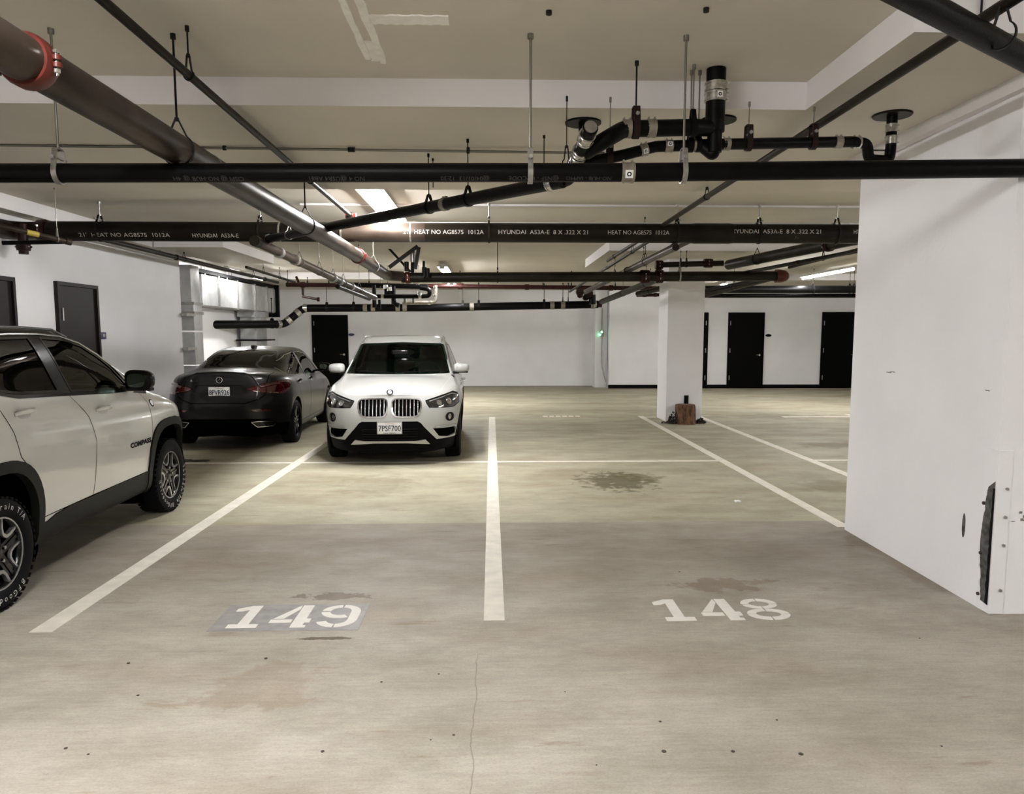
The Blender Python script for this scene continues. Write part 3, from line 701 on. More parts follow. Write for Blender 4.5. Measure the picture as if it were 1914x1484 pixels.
# 7 slanting black drain
wy = at(1052, 338, Y=4.55); wl = at(500, 447, Y=8.62)
d = (wy-wl).normalized()
t = run('slanting black drain crossing in front of the lit strip lamp', (wy+wl)/2)
kk = wl.lerp(wy, .68)
pipe(t, [wl, wy], .043, 'black')
coupling(t, wl.lerp(wy, on(wl, wy, x=at(842, 380, Y=5.3).x).x*0+.74), d, .043, .055, 'band', None)
coupling(t, wy-d*.10, d, .043, .055, 'shiny', None)
for s in (.695, .80): hanger(t, wl.lerp(wy, s), d, .043, ZL, 'ring', .004, 'black', w_=.03)
hanger(t, wl.lerp(wy, .13), d, .043, ZL, 'ring', .004, 'rod', w_=.02)
coupling(t, wl+d*.03, d, .05, .06, 'olive', None, False)
# wye with cleanout and pair of steel sleeves
c0 = at(1103, 240, Y=4.12); c1 = at(1079, 297, Y=4.40)
dd = (c0-c1).normalized()
t = run('black drain fitting with two bright bands and a round cleanout plug', c1)
pipe(t, [c1-dd*.12, c0-dd*.01], .040, 'black')
pipe(t, [c1-dd*.10, c1-dd*.22, wy-d*.02], .040, 'black', rad=.08)
coupling(t, c0-dd*.085, dd, .042, .075, 'shiny'); coupling(t, c1+dd*.0, dd, .042, .085, 'shiny'); coupling(t, c1+dd*.075, dd, .042, .04, 'shiny')
bm = bmesh.new(); sleeve(bm, c0, dd, .043, .02, 20); pf('cleanout_ring', bm, 'black', t)
bm = bmesh.new(); sleeve(bm, c0+dd*.012, dd, .036, .012, 20); pf('cleanout_plug', bm, 'galv', t)
q = at(1090, 228, Z=ZL); bm = bmesh.new(); sleeve(bm, q-ZD*.006, ZD, .115, .012, 26); pf('ceiling_plate', bm, 'black', t)
pipe(t, [q, Vector((q.x, q.y-.03, q.z-.12)), c1+Vector((-.02, .1, 0))], .03, 'black', rad=.06)
hanger(t, c1+Vector((-.06, .02, -.02)), dd, .02, ZL, 'loop', .003, 'darkrod')
# 8 upper drain branch to the riser
r0 = at(1130, 262, Y=4.22); r1 = at(1166, 241, Y=4.30); r2 = at(1300, 238, Y=4.36); rs = at(1336, 240, Y=4.42)
t = run('upper black drain branch ending in a thick riser into the high ceiling', r2)
pipe(t, [c0.lerp(c1, .75)+Vector((.03, 0, 0)), r0, r1, r2, rs-XD*.02], .046, 'black', rad=.12)
zt = ZH
pipe(t, [Vector((rs.x, rs.y, rs.z-.02)), Vector((rs.x, rs.y, ZH))], .055, 'black')
pipe(t, [rs-ZD*.0, rs-ZD*.07+XD*.0, rs-ZD*.135], .042, 'black')
coupling(t, (rs.x, rs.y, at(1337, 182, Y=rs.y).z), ZD, .057, .055, 'shiny', (0.1, -1, 0)); coupling(t, (rs.x, rs.y, at(1337, 163, Y=rs.y).z), ZD, .057, .05, 'shiny')
for x, m_ in ((1170, 'band'), (1217, 'band')): coupling(t, on(r1, r2, x=at(x, 240, Y=4.33).x), XD, .046, .05, m_)
hanger(t, on(r1, r2, x=at(1187, 240, Y=4.33).x), XD, .047, ZH, 'clevis', .005, 'rust', 'darkrod', w_=.036)
hanger(t, on(r1, r2, x=at(1297, 240, Y=4.33).x), XD, .047, ZH, 'ring', .0045, 'black', 'rod', w_=.03)
q = at(1343, 223, Z=ZL); bm = bmesh.new(); sleeve(bm, q-ZD*.006, ZD, .11, .012, 26); pf('ceiling_plate', bm, 'black', t)
# 9 lower branch with trap
yb = 4.45
g0 = c1-dd*.06; g1 = at(1165, 290, Y=4.42); g2 = at(1225, 274, Y=yb); g3 = at(1330, 270, Y=yb); g4 = at(1590, 265, Y=4.62)
t = run('lower black branch pipe with a curved trap under a round ceiling plate', g3)
pipe(t, [g0, g1, g2, g3, g4], .032, 'black', rad=.1)
fl = at(1668, 214, Z=ZL)
tz = at(1590, 265, Y=4.62).z; tr = Vector((fl.x, fl.y, tz))
pipe(t, [g4, Vector((fl.x-.17, 4.66, tz)), Vector((fl.x-.155, 4.68, tz-.09)), Vector((fl.x-.005, fl.y, tz-.09)), Vector((fl.x, fl.y, tz-.01)), Vector((fl.x, fl.y, ZL))], .032, 'black', rad=.07)
bm = bmesh.new(); sleeve(bm, fl-ZD*.006, ZD, .115, .012, 28, prof=[(-.006, .11), (.0, .115), (.006, .115)]); pf('ceiling_plate', bm, 'brown', t)
for z in (at(1668, 240, Y=fl.y).z, at(1668, 262, Y=fl.y).z): coupling(t, (fl.x, fl.y, z), ZD, .033, .048, 'shiny')
bm = bmesh.new(); bx(bm, fl.x-.15, 4.68, tz-.035, fl.x, 4.70, tz-.03); pf('trap_web', bm, 'black', t)
d3 = (g2-g1).normalized()
coupling(t, g1.lerp(g2, .62), d3, .033, .045, 'band', (0, -1, -.5)); coupling(t, at(1250, 273, Y=yb), XD, .033, .045, 'band', (0, -1, .1)); coupling(t, at(1303, 271, Y=yb), XD, .033, .045, 'band')
coupling(t, at(1357, 269.5, Y=yb+.02), XD, .033, .045, 'band'); coupling(t, at(1567, 265.5, Y=4.6), XD, .033, .042, 'band'); coupling(t, at(1601, 266, Y=4.64), XD, .033, .045, 'shiny')
pipe(t, [rs-ZD*.10, rs-ZD*.15+YD*.01, at(1310, 271, Y=yb+.0)], .034, 'black', rad=.05)
for x, m_ in ((1155, 'rust'), (1398, 'rust'), (1529, 'rust')):
    q = g0.lerp(g1, .72) if x == 1155 else on(g3, g4, x=at(x, 268, Y=4.5).x)
    hanger(t, q, XD, .034, ZL if x != 1290 else ZH, 'clevis', .003, m_, 'rod', w_=.032)
for x in (1290, 1305): hanger(t, on(g2, g3, x=at(x, 270, Y=yb).x), XD, .034, ZH, 'ring', .0045, 'black', 'rod', w_=.03)

# 10 slanting black pipe in the upper right corner
a = at(1600, -60, Z=2.74); b = at(2060, 170, Z=2.74); b.z = 2.70
t = run('thick black pipe cutting across the upper right corner', (a+b)/2)
pipe(t, [a, b], .047, 'black'); hanger(t, at(1872, 66, Z=2.72), (b-a), .047, ZH, 'loop', .006, 'darkrod', 'rod', w_=.012)
bm = bmesh.new(); q = at(1836, -10, Z=ZH); tube(bm, [q, q-ZD*.2], .005, 8); pf('rod', bm, 'darkrod', t)

# 11 right hand bundle dropping toward the column
def seg(label, p0, p1, r, m, bands=(), hang=(), bm_='darkred'):
    t = run(label, (p0+p1)/2); pipe(t, [p0, p1], r, m); d = (p1-p0).normalized()
    for s in bands: grooved(t, p0.lerp(p1, s), d, r, bm_, .08)
    for s in hang: hanger(t, p0.lerp(p1, s), d, r, ZL, 'loop', .004)
    return t
seg('olive steel pipe slanting from the pier edge back to the far cross main', at(1680, 430, Y=8.9), at(1362, 495, Y=12.6), .082, 'olive', (.33,), (.78,))
seg('upper thin dark pipe beside the slanting olive pipe', at(1640, 462, Y=9.2), at(1380, 512, Y=12.2), .028, 'brown', (.5,))
seg('thin dark pipe below the slanting olive pipe at right', at(1660, 452, Y=8.8), at(1475, 500, Y=11.2), .022, 'brown', (), (.6,))
seg('dark pipe passing behind the red end cap toward the column', at(1462, 514, Y=13.4), at(1300, 556, Y=16.8), .06, 'olive', (), (.5,))
seg('thin black pipe parallel to the dark pipe behind the red cap', at(1440, 518, Y=13.4), at(1300, 546, Y=16.8), .03, 'black', ())
seg('dark pipe slanting down left of the far column', at(1245, 515, Y=13.6), at(1125, 564, Y=18.4), .067, 'olive', (), (.25, .6))
seg('grey pipe slanting above the red valves left of the column', at(1300, 442, Y=9.5), at(1095, 545, Y=15.8), .05, 'bigpipe', (.12,), (.35,))
seg('thin pipe crossing under the right drop panel', at(1230, 440, Y=9.4), at(1065, 545, Y=15.2), .022, 'brown', (.45,), (.2,))
seg('short olive pipe stub left of the far column', at(1240, 538, Y=14.9), at(1192, 549, Y=16.0), .055, 'olive', (), (.5,))
a = at(1190, 552, Y=16.2); b = at(1240, 551, Y=16.2); seg('short dark red manifold beside the far column', a, b, .035, 'darkred', (.3, .7))
# 12 far black mains across the back
a = at(1318, 541, Y=17.2); b = at(1700, 541, Y=17.2)
t = run('black main across the back right bay under the ceiling', (a+b)/2); pipe(t, [a, b], .085, 'black'); pipe(t, [a+Vector((0, .2, -.13)), b+Vector((0, .2, -.13))], .05, 'black')
for x in (1520, 1588, 1596): hanger(t, on(a, b, x=at(x, 541, Y=17.2).x), XD, .085, ZH, 'ring', .005)
# 13 far drain with an s bend
yb2 = 20.0
pts = [at(374, 607, Y=17.4), at(522, 606, Y=19.6), at(532, 605, Y=19.8), at(566, 577, Y=20), at(578, 576, Y=20), at(800, 575, Y=yb2), at(1118, 569, Y=yb2)]
t = run('black drain along the far wall with an S bend over the dark car', pts[3]); pipe(t, pts, .10, 'black', rad=.35)
for p_, q_ in ((pts[1], pts[0]),): coupling(t, p_+(q_-p_).normalized()*.05, (q_-p_), .10, .12, 'shiny')
dd2 = (pts[3]-pts[2]).normalized()
for s in (.22, .72): coupling(t, pts[2].lerp(pts[3], s), dd2, .10, .12, 'shiny')
for x in (571, 683, 698, 744, 757, 882, 1032, 1052, 1108): coupling(t, on(pts[5], pts[6], x=at(x, 573, Y=yb2).x) if x > 800 else on(pts[4], pts[5], x=at(x, 575, Y=yb2).x), XD, .10, .11, 'band' if x != 571 else 'shiny', None, False)
for x in (611, 661, 865, 895, 1017): hanger(t, on(pts[4], pts[6], x=at(x, 575, Y=yb2).x), XD, .10, ZL, 'ring', .008, 'darkrod', w_=.06)
hanger(t, pts[0].lerp(pts[1], .1), XD, .10, 2.7, 'ring', .008, 'darkred', w_=.06); hanger(t, pts[0].lerp(pts[1], .9), XD, .10, 2.5, 'ring', .01, 'black', w_=.08)
# 14 dark red sprinkler main across the back
a = at(535, 532, Y=18.0); b = at(1230, 539, Y=18.0)
t = run('dark red sprinkler main across the back with a stepped drop at left', (a+b)/2); pipe(t, [a, b], .05, 'darkred')
pipe(t, [on(a, b, x=at(566, 535, Y=18.).x), at(566, 554, Y=18.), at(592, 559, Y=17.6), at(597, 560, Y=17.6)], .032, 'darkred')
pipe(t, [on(a, b, x=at(560, 534, Y=18.).x), at(554, 518, Y=18.2)], .03, 'darkred')
for x in (566, 860, 985, 1142): bm = bmesh.new(); sleeve(bm, on(a, b, x=at(x, 535, Y=18.).x), XD, .067, .1); pf('coupling', bm, 'darkred', t)
bm = bmesh.new(); sleeve(bm, at(595, 559.5, Y=17.6), XD, .05, .05); pf('nozzle', bm, 'darkred', t)
for x in (538, 575, 615, 690, 860, 895, 1015, 1068, 1150): hanger(t, on(a, b, x=at(x, 535, Y=18.).x), XD, .05, ZL if x % 2 else ZH, 'ring', .006)
# 15 black upper run and U bends in the middle cluster
a = at(552, 533, Y=16.6); m1 = at(800, 536, Y=16.6)
t = run('black pipes with U bends clustered behind the big main bend', m1)
pipe(t, [at(640, 532, Y=16.6), m1], .055, 'black')
u = [at(702, 554, Y=16.), at(790, 554, Y=16.), at(803, 553, Y=16.), at(803, 541, Y=16.), at(785, 538, Y=16.)]
pipe(t, u, .045, 'black', rad=.16)
u = [at(752, 566, Y=16.3), at(800, 566, Y=16.3), at(814, 565, Y=16.3), at(814, 533, Y=16.3)]
pipe(t, u, .04, 'band', rad=.18)
for x, y in ((715, 554), (785, 554)): coupling(t, at(x, y, Y=16.), XD, .045, .06, 'shiny', None, False)
for x, y in ((803, 566), (813, 553), (813, 538)): coupling(t, at(x, y, Y=16.3), XD if y > 560 else ZD, .04, .05, 'shiny', None, False)
for x, y0, y1, r_ in ((699, 533, 575, .045), (735, 535, 568, .05), (728, 533, 556, .045), (721, 533, 552, .04), (709, 560, 578, .03)):
    pipe(t, [at(x, y0, Y=16.4), at(x+1, y1, Y=16.4)], r_, 'black')
pipe(t, [at(736, 560, Y=16.), at(740, 569, Y=16.), at(746, 571, Y=16.)], .05, 'black', rad=.1)
for x in (712, 725, 755, 770, 779, 783): hanger(t, at(x, 535, Y=16.6), XD, .045, ZH, 'ring', .005, 'rod')
for x, y in ((721, 536), (728, 540), (784, 548)): bm = bmesh.new(); sleeve(bm, at(x, y, Y=15.9), ZD, .05, .08); pf('fitting', bm, 'shiny', t)
for x in (773, 757): bm = bmesh.new(); sleeve(bm, at(x, 562, Y=16.2), ZD, .03, .12); pf('fitting', bm, 'rod', t)
# seismic braces
def brace(bm, p, q, w_=.035):
    d = (q-p).normalized(); s = d.cross(YD).normalized()*w_; e = YD*w_*.5
    vs = [bm.verts.new(c) for c in (p-s-e, p+s-e, p+s+e, p-s+e, q-s-e, q+s-e, q+s+e, q-s+e)]
    for f in ((0, 1, 2, 3), (4, 5, 6, 7), (0, 1, 5, 4), (1, 2, 6, 5), (2, 3, 7, 6), (3, 0, 4, 7)): bm.faces.new([vs[i] for i in f])
t = run('dark crossed struts bracing the pipes above the white car', at(765, 480, Y=11.5), 'pipe_brace', 'brace')
for p_, q_, yy in (((727, 500), (781, 460), 11.6), ((783, 462), (776, 503), 11.6), ((723, 460), (768, 509), 13.5), ((772, 470), (771, 512), 12.6)):
    bm = bmesh.new(); brace(bm, at(*p_, Y=yy), at(*q_, Y=yy), .028 if yy < 13 else .02); pf('strut', bm, 'darkrod', t, None)
for p_ in ((771, 481), (760, 498), (793, 508), (799, 510)):
    bm = bmesh.new(); sleeve(bm, at(*p_, Y=11.7), ZD if p_[0] < 790 else ZD, .035, .14); pf('bracket', bm, 'darkrod' if p_[0] != 771 else 'galv', t)
for x, y0, y1 in ((792, 488, 512), (799, 502, 512)): pipe(t, [at(x, y0, Y=12.7), at(x, y1, Y=12.7)], .022, 'darkrod', name='strut')
# 16 dark valve cluster at the right end of the far drain
t = run('dark cluster of valves at the right end of the far drain', at(1100, 560, Y=19.6), 'valve_cluster', 'valve')
for x, y, r_, L_ in ((1084, 546, .10, .16), (1100, 549, .11, .2), (1107, 560, .09, .25), (1095, 556, .08, .2), (1084, 552, .07, .1)):
    bm = bmesh.new(); sleeve(bm, at(x, y, Y=19.6), YD if x != 1107 else ZD, r_, L_, 14); pf('valve_body', bm, 'rust' if x in (1084, 1100) else 'black', t)
for x in (1112, 1122): bm = bmesh.new(); sleeve(bm, at(x, 568, Y=19.7), XD, .09, .08); pf('coupling', bm, 'shiny' if x == 1112 else 'darkred', t)
for x in (1052, 1062): hanger(t, at(x, 562, Y=19.8), XD, .03, ZL, 'ring', .008, 'darkrod')
# 17 pipes along the left wall head
ypipe('dark pipe along the head of the left wall above the doors', -5.02, 9.2, 18.0, 2.80, 2.80, .034, 'brown', (16.2, 12.6), (12.3, 17.0), ztop=ZL)
ypipe('thin brown pipe beside the dark pipe at the head of the left wall', -5.15, 8.9, 14.8, 2.86, 2.85, .018, 'bigpipe', (), (12.0,))
ypipe('thin pipe over the small lamps above the metal duct', -4.75, 14.9, 18.5, 2.88, 2.84, .028, 'brown', (16.0, 17.2), ())
# free rods below the ceiling
for i, (x, y0, y1, z, lb) in enumerate(((1017, 253, 305, ZL, 'bare threaded rod just left of the cleanout fitting'), (809, 296, 372, ZL, 'bare threaded rod above the slanting drain, left of the wye'),)):
    q = at(x, y0, Z=z); bm = bmesh.new(); tube(bm, [(0, 0, 0), (0, 0, -.22)], .0035, 8); sleeve(bm, (0, 0, -.01), ZD, .009, .02)
    tag(finish('threaded_rod', bm, 'darkrod', None, 45, q), lb, 'rod')
for x, y, lb in ((1026, 20, 'small dark ceiling anchor left of the near rod top'), (1320, 15, 'small dark ceiling anchor near the top edge, right of centre')):
    bm = bmesh.new(); sleeve(bm, (0, 0, -.008), ZD, .014, .02, 12); tag(finish('ceiling_anchor', bm, 'darkrod', None, 40, at(x, y, Z=ZH)), lb, 'anchor')

# ------------------------------------------------------------------ ducts
t = thing('air_duct', 'large galvanised rectangular air duct along the left alcove', 'duct', (-6.12, 18.1, 2.2))
ys = [15.55, 16.5, 17.7, 19.0, 20.0, 20.55, 20.8]
for a_, b_ in zip(ys, ys[1:]):
    bm = bmesh.new(); bx(bm, -.25, a_+.03-18.1, -.02, .25, b_-.03-18.1, .60, bevel=.008); finish('duct_section', bm, 'duct', t, 40)
for y in ys[1:-1]:
    bm = bmesh.new(); y -= 18.1; bx(bm, -.27, y-.03, -.045, .275, y+.03, .625); bm2 = finish('duct_flange', bm, 'galv', t)
for y in (15.9, 17.2): tube_obj('duct_rod', [(.2, y-18.1, .6), (.2, y-18.1, ZH-2.2)], .012, 'galv', t, 8)
for y in (16.5, 18.4): tube_obj('duct_rod', [(-.1, y-18.1, .6), (-.1, y-18.1, ZH-2.2)], .012, 'galv', t, 8)
t = thing('duct_riser', 'galvanised vertical duct beside the end of the left wall', 'duct', (-5.62, 13.75, 0))
for z0, z1 in ((.0, 1.0), (1.03, 1.62), (1.65, 2.13), (2.16, 2.82)):
    bm = bmesh.new(); bx(bm, -.2, 0, z0, .27 if z0 < 2 else .24, .40, z1, bevel=.006); finish('duct_section', bm, 'duct', t, 40)
for z in (1.3, 1.9): box('support_bar', (.19, -.36, z), (.29, .02, z+.05), 'galv', t)
for z in (2.13, 1.96): box('duct_flange', (-.22, -.02, z-.02), (.29, .42, z+.03), 'galv', t)
t = thing('duct_riser', 'dark grey vertical duct beyond the dark car, under the long duct', 'duct', (-6.13, 19.2, 0))
box('duct_section', (-.2, 0, .9), (.2, .9, 2.15), 'duct', t, .01); box('duct_transition', (-.22, -.15, 2.02), (.22, 1.05, 2.17), 'duct', t, .01); box('support_bar', (-.25, -.2, 1.42), (.3, 1.3, 1.46), 'darkrod', t)
tag(box('dark_duct', (-6.40, 15.2, 2.835), (-5.9, 20.8, 2.915), 'ink', None, .01), 'black duct above the long metal duct in the left alcove', 'duct')
tag(box('end_panel', (-6.41, 20.84, 2.05), (-5.80, 20.94, 2.915), 'ink', None, .004), 'black panel at the far end of the long metal duct', 'panel')

# ================================================================== cars
M['paint_white'] = mat('white_car_paint', (0.67, 0.665, 0.635), 0.3, coat=1.0, spec=0.4)
M['paint_grey'] = mat('dark_grey_car_paint', (0.016, 0.0155, 0.016), 0.35, metal=0.4, coat=0.3, spec=0.15)
M['paint_black'] = mat('black_car_paint', (0.003, 0.003, 0.0035), 0.22, coat=0.12, spec=0.1)
M['plastic'] = mat('black_plastic_trim', (0.008, 0.0085, 0.0075), 0.5, bump=0.1, bscale=300, spec=0.2)
M['gloss'] = mat('gloss_black_trim', (0.004, 0.004, 0.004), 0.15, coat=0.3, spec=0.2)
M['paint_pearl'] = mat('bright_white_paint', (0.40, 0.405, 0.39), 0.3, coat=0.9, spec=0.4)
M['void'] = mat('deep_black_plastic', (0.0025, 0.0025, 0.003), 0.5, spec=0.05)
M['rail'] = mat('dark_rail', (0.05, 0.05, 0.048), 0.3, metal=0.7)
M['chrome'] = mat('chrome', (0.72, 0.72, 0.72), 0.12, metal=1.0)
M['satin'] = mat('satin_silver', (0.42, 0.42, 0.42), 0.3, metal=0.8)
M['rubber'] = mat('tyre_rubber', (0.005, 0.005, 0.006), 0.65, spec=0.1)
M['rim_black'] = mat('black_rim', (0.004, 0.004, 0.005), 0.25, coat=0.3, spec=0.2)
M['gap'] = mat('panel_gap', (0.001, 0.001, 0.001), 0.9, spec=0.02)
M['cabin'] = mat('dark_cabin', (0.02, 0.022, 0.022), 0.75)
M['seat'] = mat('seat_fabric', (0.035, 0.04, 0.038), 0.8)
M['lamp_red'] = mat('red_tail_lamp', (0.075, 0.003, 0.005), 0.12, coat=1.0)
M['lamp_glass'] = mat('lamp_housing', (0.028, 0.028, 0.026), 0.12, metal=0.3, coat=1.0)
M['lamp_clear'] = mat('lamp_reflector', (0.6, 0.6, 0.58), 0.1, metal=0.9, coat=1.0)
M['amber'] = mat('amber_reflector', (0.18, 0.07, 0.02), 0.2, coat=1.0)
M['plate'] = mat('number_plate_white', (0.66, 0.66, 0.64), 0.4)
M['plate_ink'] = mat('plate_ink', (0.02, 0.025, 0.05), 0.5)
M['plate_red'] = mat('plate_script_red', (0.35, 0.05, 0.04), 0.5)
M['tyre_white'] = mat('raised_white_letters', (0.62, 0.62, 0.6), 0.6)
M['mirror'] = mat('mirror_glass', (0.35, 0.48, 0.42), 0.03, metal=1.0)
def glass(name, tint, refl=0.06):
    m = bpy.data.materials.new(name); m.use_nodes = True; nt = m.node_tree; nt.nodes.clear(); L = nt.links.new
    out = nt.nodes.new('ShaderNodeOutputMaterial'); mx = nt.nodes.new('ShaderNodeMixShader'); tr = nt.nodes.new('ShaderNodeBsdfTransparent'); gl = nt.nodes.new('ShaderNodeBsdfGlossy')
    fr = nt.nodes.new('ShaderNodeFresnel'); fr.inputs[0].default_value = 1.24
    tr.inputs[0].default_value = (*tint, 1); gl.inputs[0].default_value = (1, 1, 1, 1); gl.inputs['Roughness'].default_value = 0.0
    mm = nt.nodes.new('ShaderNodeMath'); mm.operation = 'ADD'; mm.use_clamp = True; mm.inputs[1].default_value = refl
    L(fr.outputs[0], mm.inputs[0]); L(mm.outputs[0], mx.inputs[0]); L(tr.outputs[0], mx.inputs[1]); L(gl.outputs[0], mx.inputs[2]); L(mx.outputs[0], out.inputs[0]); return m
M['glass'] = glass('tinted_glass', (0.07, 0.10, 0.09), .03); M['privacy'] = glass('privacy_glass', (0.015, 0.018, 0.018), 0.0); M['ws_glass'] = glass('windscreen_glass', (0.16, 0.34, 0.27), 0.0)

def pchip(pts):
    x = np.array([p[0] for p in pts], float); y = np.array([p[1] for p in pts], float)
    h = np.diff(x); dl = np.diff(y)/h; n = len(x); d = np.zeros(n)
    for i in range(1, n-1):
        if dl[i-1]*dl[i] > 0:
            w1 = 2*h[i]+h[i-1]; w2 = h[i]+2*h[i-1]; d[i] = (w1+w2)/(w1/dl[i-1]+w2/dl[i])
    d[0] = dl[0]; d[-1] = dl[-1]
    def f(q):
        q = np.clip(q, x[0], x[-1]); k = np.clip(np.searchsorted(x, q)-1, 0, n-2); t = (q-x[k])/h[k]
        return ((1+2*t)*(1-t)**2)*y[k]+t*(1-t)**2*h[k]*d[k]+t*t*(3-2*t)*y[k+1]+t*t*(t-1)*h[k]*d[k+1]
    return f
def inside(px_, py_, poly):
    r = np.zeros(len(px_), bool); n = len(poly)
    for i in range(n):
        x1, y1 = poly[i]; x2, y2 = poly[i-1]
        if y1 == y2: continue
        c = ((y1 > py_) != (y2 > py_)) & (px_ < (x2-x1)*(py_-y1)/(y2-y1)+x1); r ^= c
    return r
PROJ = {'S': (1, 2, 0), 'F': (0, 2, 1), 'R': (0, 2, 1), 'T': (0, 1, 2)}
def sell(cx, cz, rx, rz, n=2.4, k=44, bottom=None):
    o = []
    for i in range(k):
        a = 2*PI*i/k; c, s = math.cos(a), math.sin(a)
        o.append((cx+rx*math.copysign(abs(c)**(2/n), c), cz+rz*math.copysign(abs(s)**(2/n), s)))
    return o
class Car:
    def __init__(s, label, sp, loc, rz):
        s.root = thing(sp['name'], label, 'car', loc, rz); s.sp = sp; s.build()
    def build(s):
        sp = s.sp; zf = {k: pchip(v) for k, v in sp['z'].items()}; r6 = pchip(sp['r6']); W = pchip(sp['W'])
        off = sp['off']; yn = sp['yn']; yt = sp['yt']; Ln, Lt = sp['Ln'], sp['Lt']; en, et = sp.get('en', .55), sp.get('et', .55)
        nn, nm, nt_ = 14, 84, 12
        rows = []
        tot = nn+nm+nt_+1
        P = np.zeros((tot, 9, 3))
        for j in range(1, 6):
            ys = []; fx = []
            for i in range(nt_): th = PI/2*i/nt_; ys.append(yt[j]+Lt*(1-math.cos(th))); fx.append(math.sin(th)**et if i else 0)
            for i in range(nm+1): ys.append((yt[j]+Lt)+(yn[j]-Ln-yt[j]-Lt)*i/nm); fx.append(1)
            for i in range(nn-1, -1, -1): th = PI/2*i/nn; ys.append(yn[j]-Ln*(1-math.cos(th))); fx.append(math.sin(th)**en if i else 0)
            ys = np.array(ys); fx = np.array(fx)
            P[:, j, 0] = (W(ys)-off[j])*fx; P[:, j, 1] = ys; P[:, j, 2] = zf[j](ys)
        P[:, 0, 1] = P[:, 1, 1]; P[:, 0, 2] = P[:, 1, 2]-.01
        y5 = P[:, 5, 1]
        for j in (6, 7, 8): P[:, j, 1] = y5
        P[:, 6, 0] = P[:, 5, 0]*r6(y5); P[:, 6, 2] = zf[6](y5); P[:, 8, 2] = zf[8](y5)
        P[:, 7, 0] = P[:, 6, 0]*.6; P[:, 7, 2] = P[:, 6, 2]+(P[:, 8, 2]-P[:, 6, 2])*.72
        ext = np.concatenate([P[:, 1:2]*np.array([-1, 1, 1]), P, P[:, 7:8]*np.array([-1, 1, 1])], axis=1)
        cnt = [3, 5, 7, 7, 6, 12, 6, 5]; secs = [P[:, 0]]
        for k in range(8):
            p0, p1, p2, p3 = ext[:, k], ext[:, k+1], ext[:, k+2], ext[:, k+3]
            def dd(a, b): return np.maximum(np.linalg.norm(a-b, axis=1)**.5, 1e-3)[:, None]
            t0 = 0; t1 = dd(p0, p1); t2 = t1+dd(p1, p2); t3 = t2+dd(p2, p3)
            for i in range(1, cnt[k]+1):
                t = t1+(t2-t1)*i/cnt[k]
                A1 = (t1-t)/(t1-t0)*p0+(t-t0)/(t1-t0)*p1; A2 = (t2-t)/(t2-t1)*p1+(t-t1)/(t2-t1)*p2; A3 = (t3-t)/(t3-t2)*p2+(t-t2)/(t3-t2)*p3
                B1 = (t2-t)/(t2-t0)*A1+(t-t0)/(t2-t0)*A2; B2 = (t3-t)/(t3-t1)*A2+(t-t1)/(t3-t1)*A3
                secs.append((t2-t)/(t2-t1)*B1+(t-t1)/(t2-t1)*B2)
        G = np.stack(secs, axis=1)          # stations x section points x 3
        m = G.shape[1]
        bm = bmesh.new(); V = {}
        def vert(i, k, sgn):
            x, y, z = G[i, k]
            if k in (0, m-1) or abs(x) < 1e-6: key = (i, k, 0); x = 0
            else: key = (i, k, sgn)
            if key not in V: V[key] = bm.verts.new((x*(sgn if key[2] else 1), y, z))
            return V[key]
        for sgn in (1, -1):
            for i in range(tot-1):
                for k in range(m-1):
                    q = [vert(i, k, sgn), vert(i+1, k, sgn), vert(i+1, k+1, sgn), vert(i, k+1, sgn)]
                    u = []
                    for v in q:
                        if v not in u: u.append(v)
                    if len(u) < 3: continue
                    if sgn < 0: u = u[::-1]
                    try: bm.faces.new(u)
                    except ValueError: pass
        bmesh.ops.remove_doubles(bm, verts=bm.verts[:], dist=.0004)
        bmesh.ops.recalc_face_normals(bm, faces=bm.faces[:])
        if sum(f.normal.x*f.calc_center_median().x*f.calc_area() for f in bm.faces) < 0: bmesh.ops.reverse_faces(bm, faces=bm.faces[:])
        # cut every outline into the skin
        for key, pr, poly, cond in sp['regions']:
            polys = [poly]
            mir = pr.endswith('m'); p_ = pr[0]
            if mir: polys.append([(-a, b) for a, b in poly])
            a0, a1, a2 = PROJ[p_]
            for pl_ in polys:
                xs = [q[0] for q in pl_]; zs = [q[1] for q in pl_]
                cand = [f for f in bm.faces if cond(*f.calc_center_median()) and xs and min(v.co[a0] for v in f.verts) < max(xs)+.01 and max(v.co[a0] for v in f.verts) > min(xs)-.01 and min(v.co[a1] for v in f.verts) < max(zs)+.01 and max(v.co[a1] for v in f.verts) > min(zs)-.01]
                cand = set(cand)
                for i in range(len(pl_)):
                    e0, e1 = pl_[i-1], pl_[i]
                    d0, d1 = e1[0]-e0[0], e1[1]-e0[1]
                    if abs(d0)+abs(d1) < 1e-6: continue
                    lo0, hi0 = min(e0[0], e1[0])-.0005, max(e0[0], e1[0])+.0005; lo1, hi1 = min(e0[1], e1[1])-.0005, max(e0[1], e1[1])+.0005
                    near = []
                    for f in cand:
                        c0 = [v.co[a0] for v in f.verts]
                        if min(c0) > hi0 or max(c0) < lo0: continue
                        c1 = [v.co[a1] for v in f.verts]
                        if min(c1) > hi1 or max(c1) < lo1: continue
                        near.append(f)
                    if not near: continue
                    co = [0, 0, 0]; co[a0] = e0[0]; co[a1] = e0[1]; no = [0, 0, 0]; no[a0] = -d1; no[a1] = d0
                    geo = set(near)
                    for f in near: geo.update(f.edges); geo.update(f.verts)
                    r = bmesh.ops.bisect_plane(bm, geom=list(geo), plane_co=co, plane_no=no, dist=1e-5)
                    cand = {f for f in cand if f.is_valid} | {g_ for g_ in r['geom'] if isinstance(g_, bmesh.types.BMFace)}
        bm.normal_update(); bm.verts.ensure_lookup_table(); bm.faces.ensure_lookup_table(); bm.verts.index_update(); bm.faces.index_update()
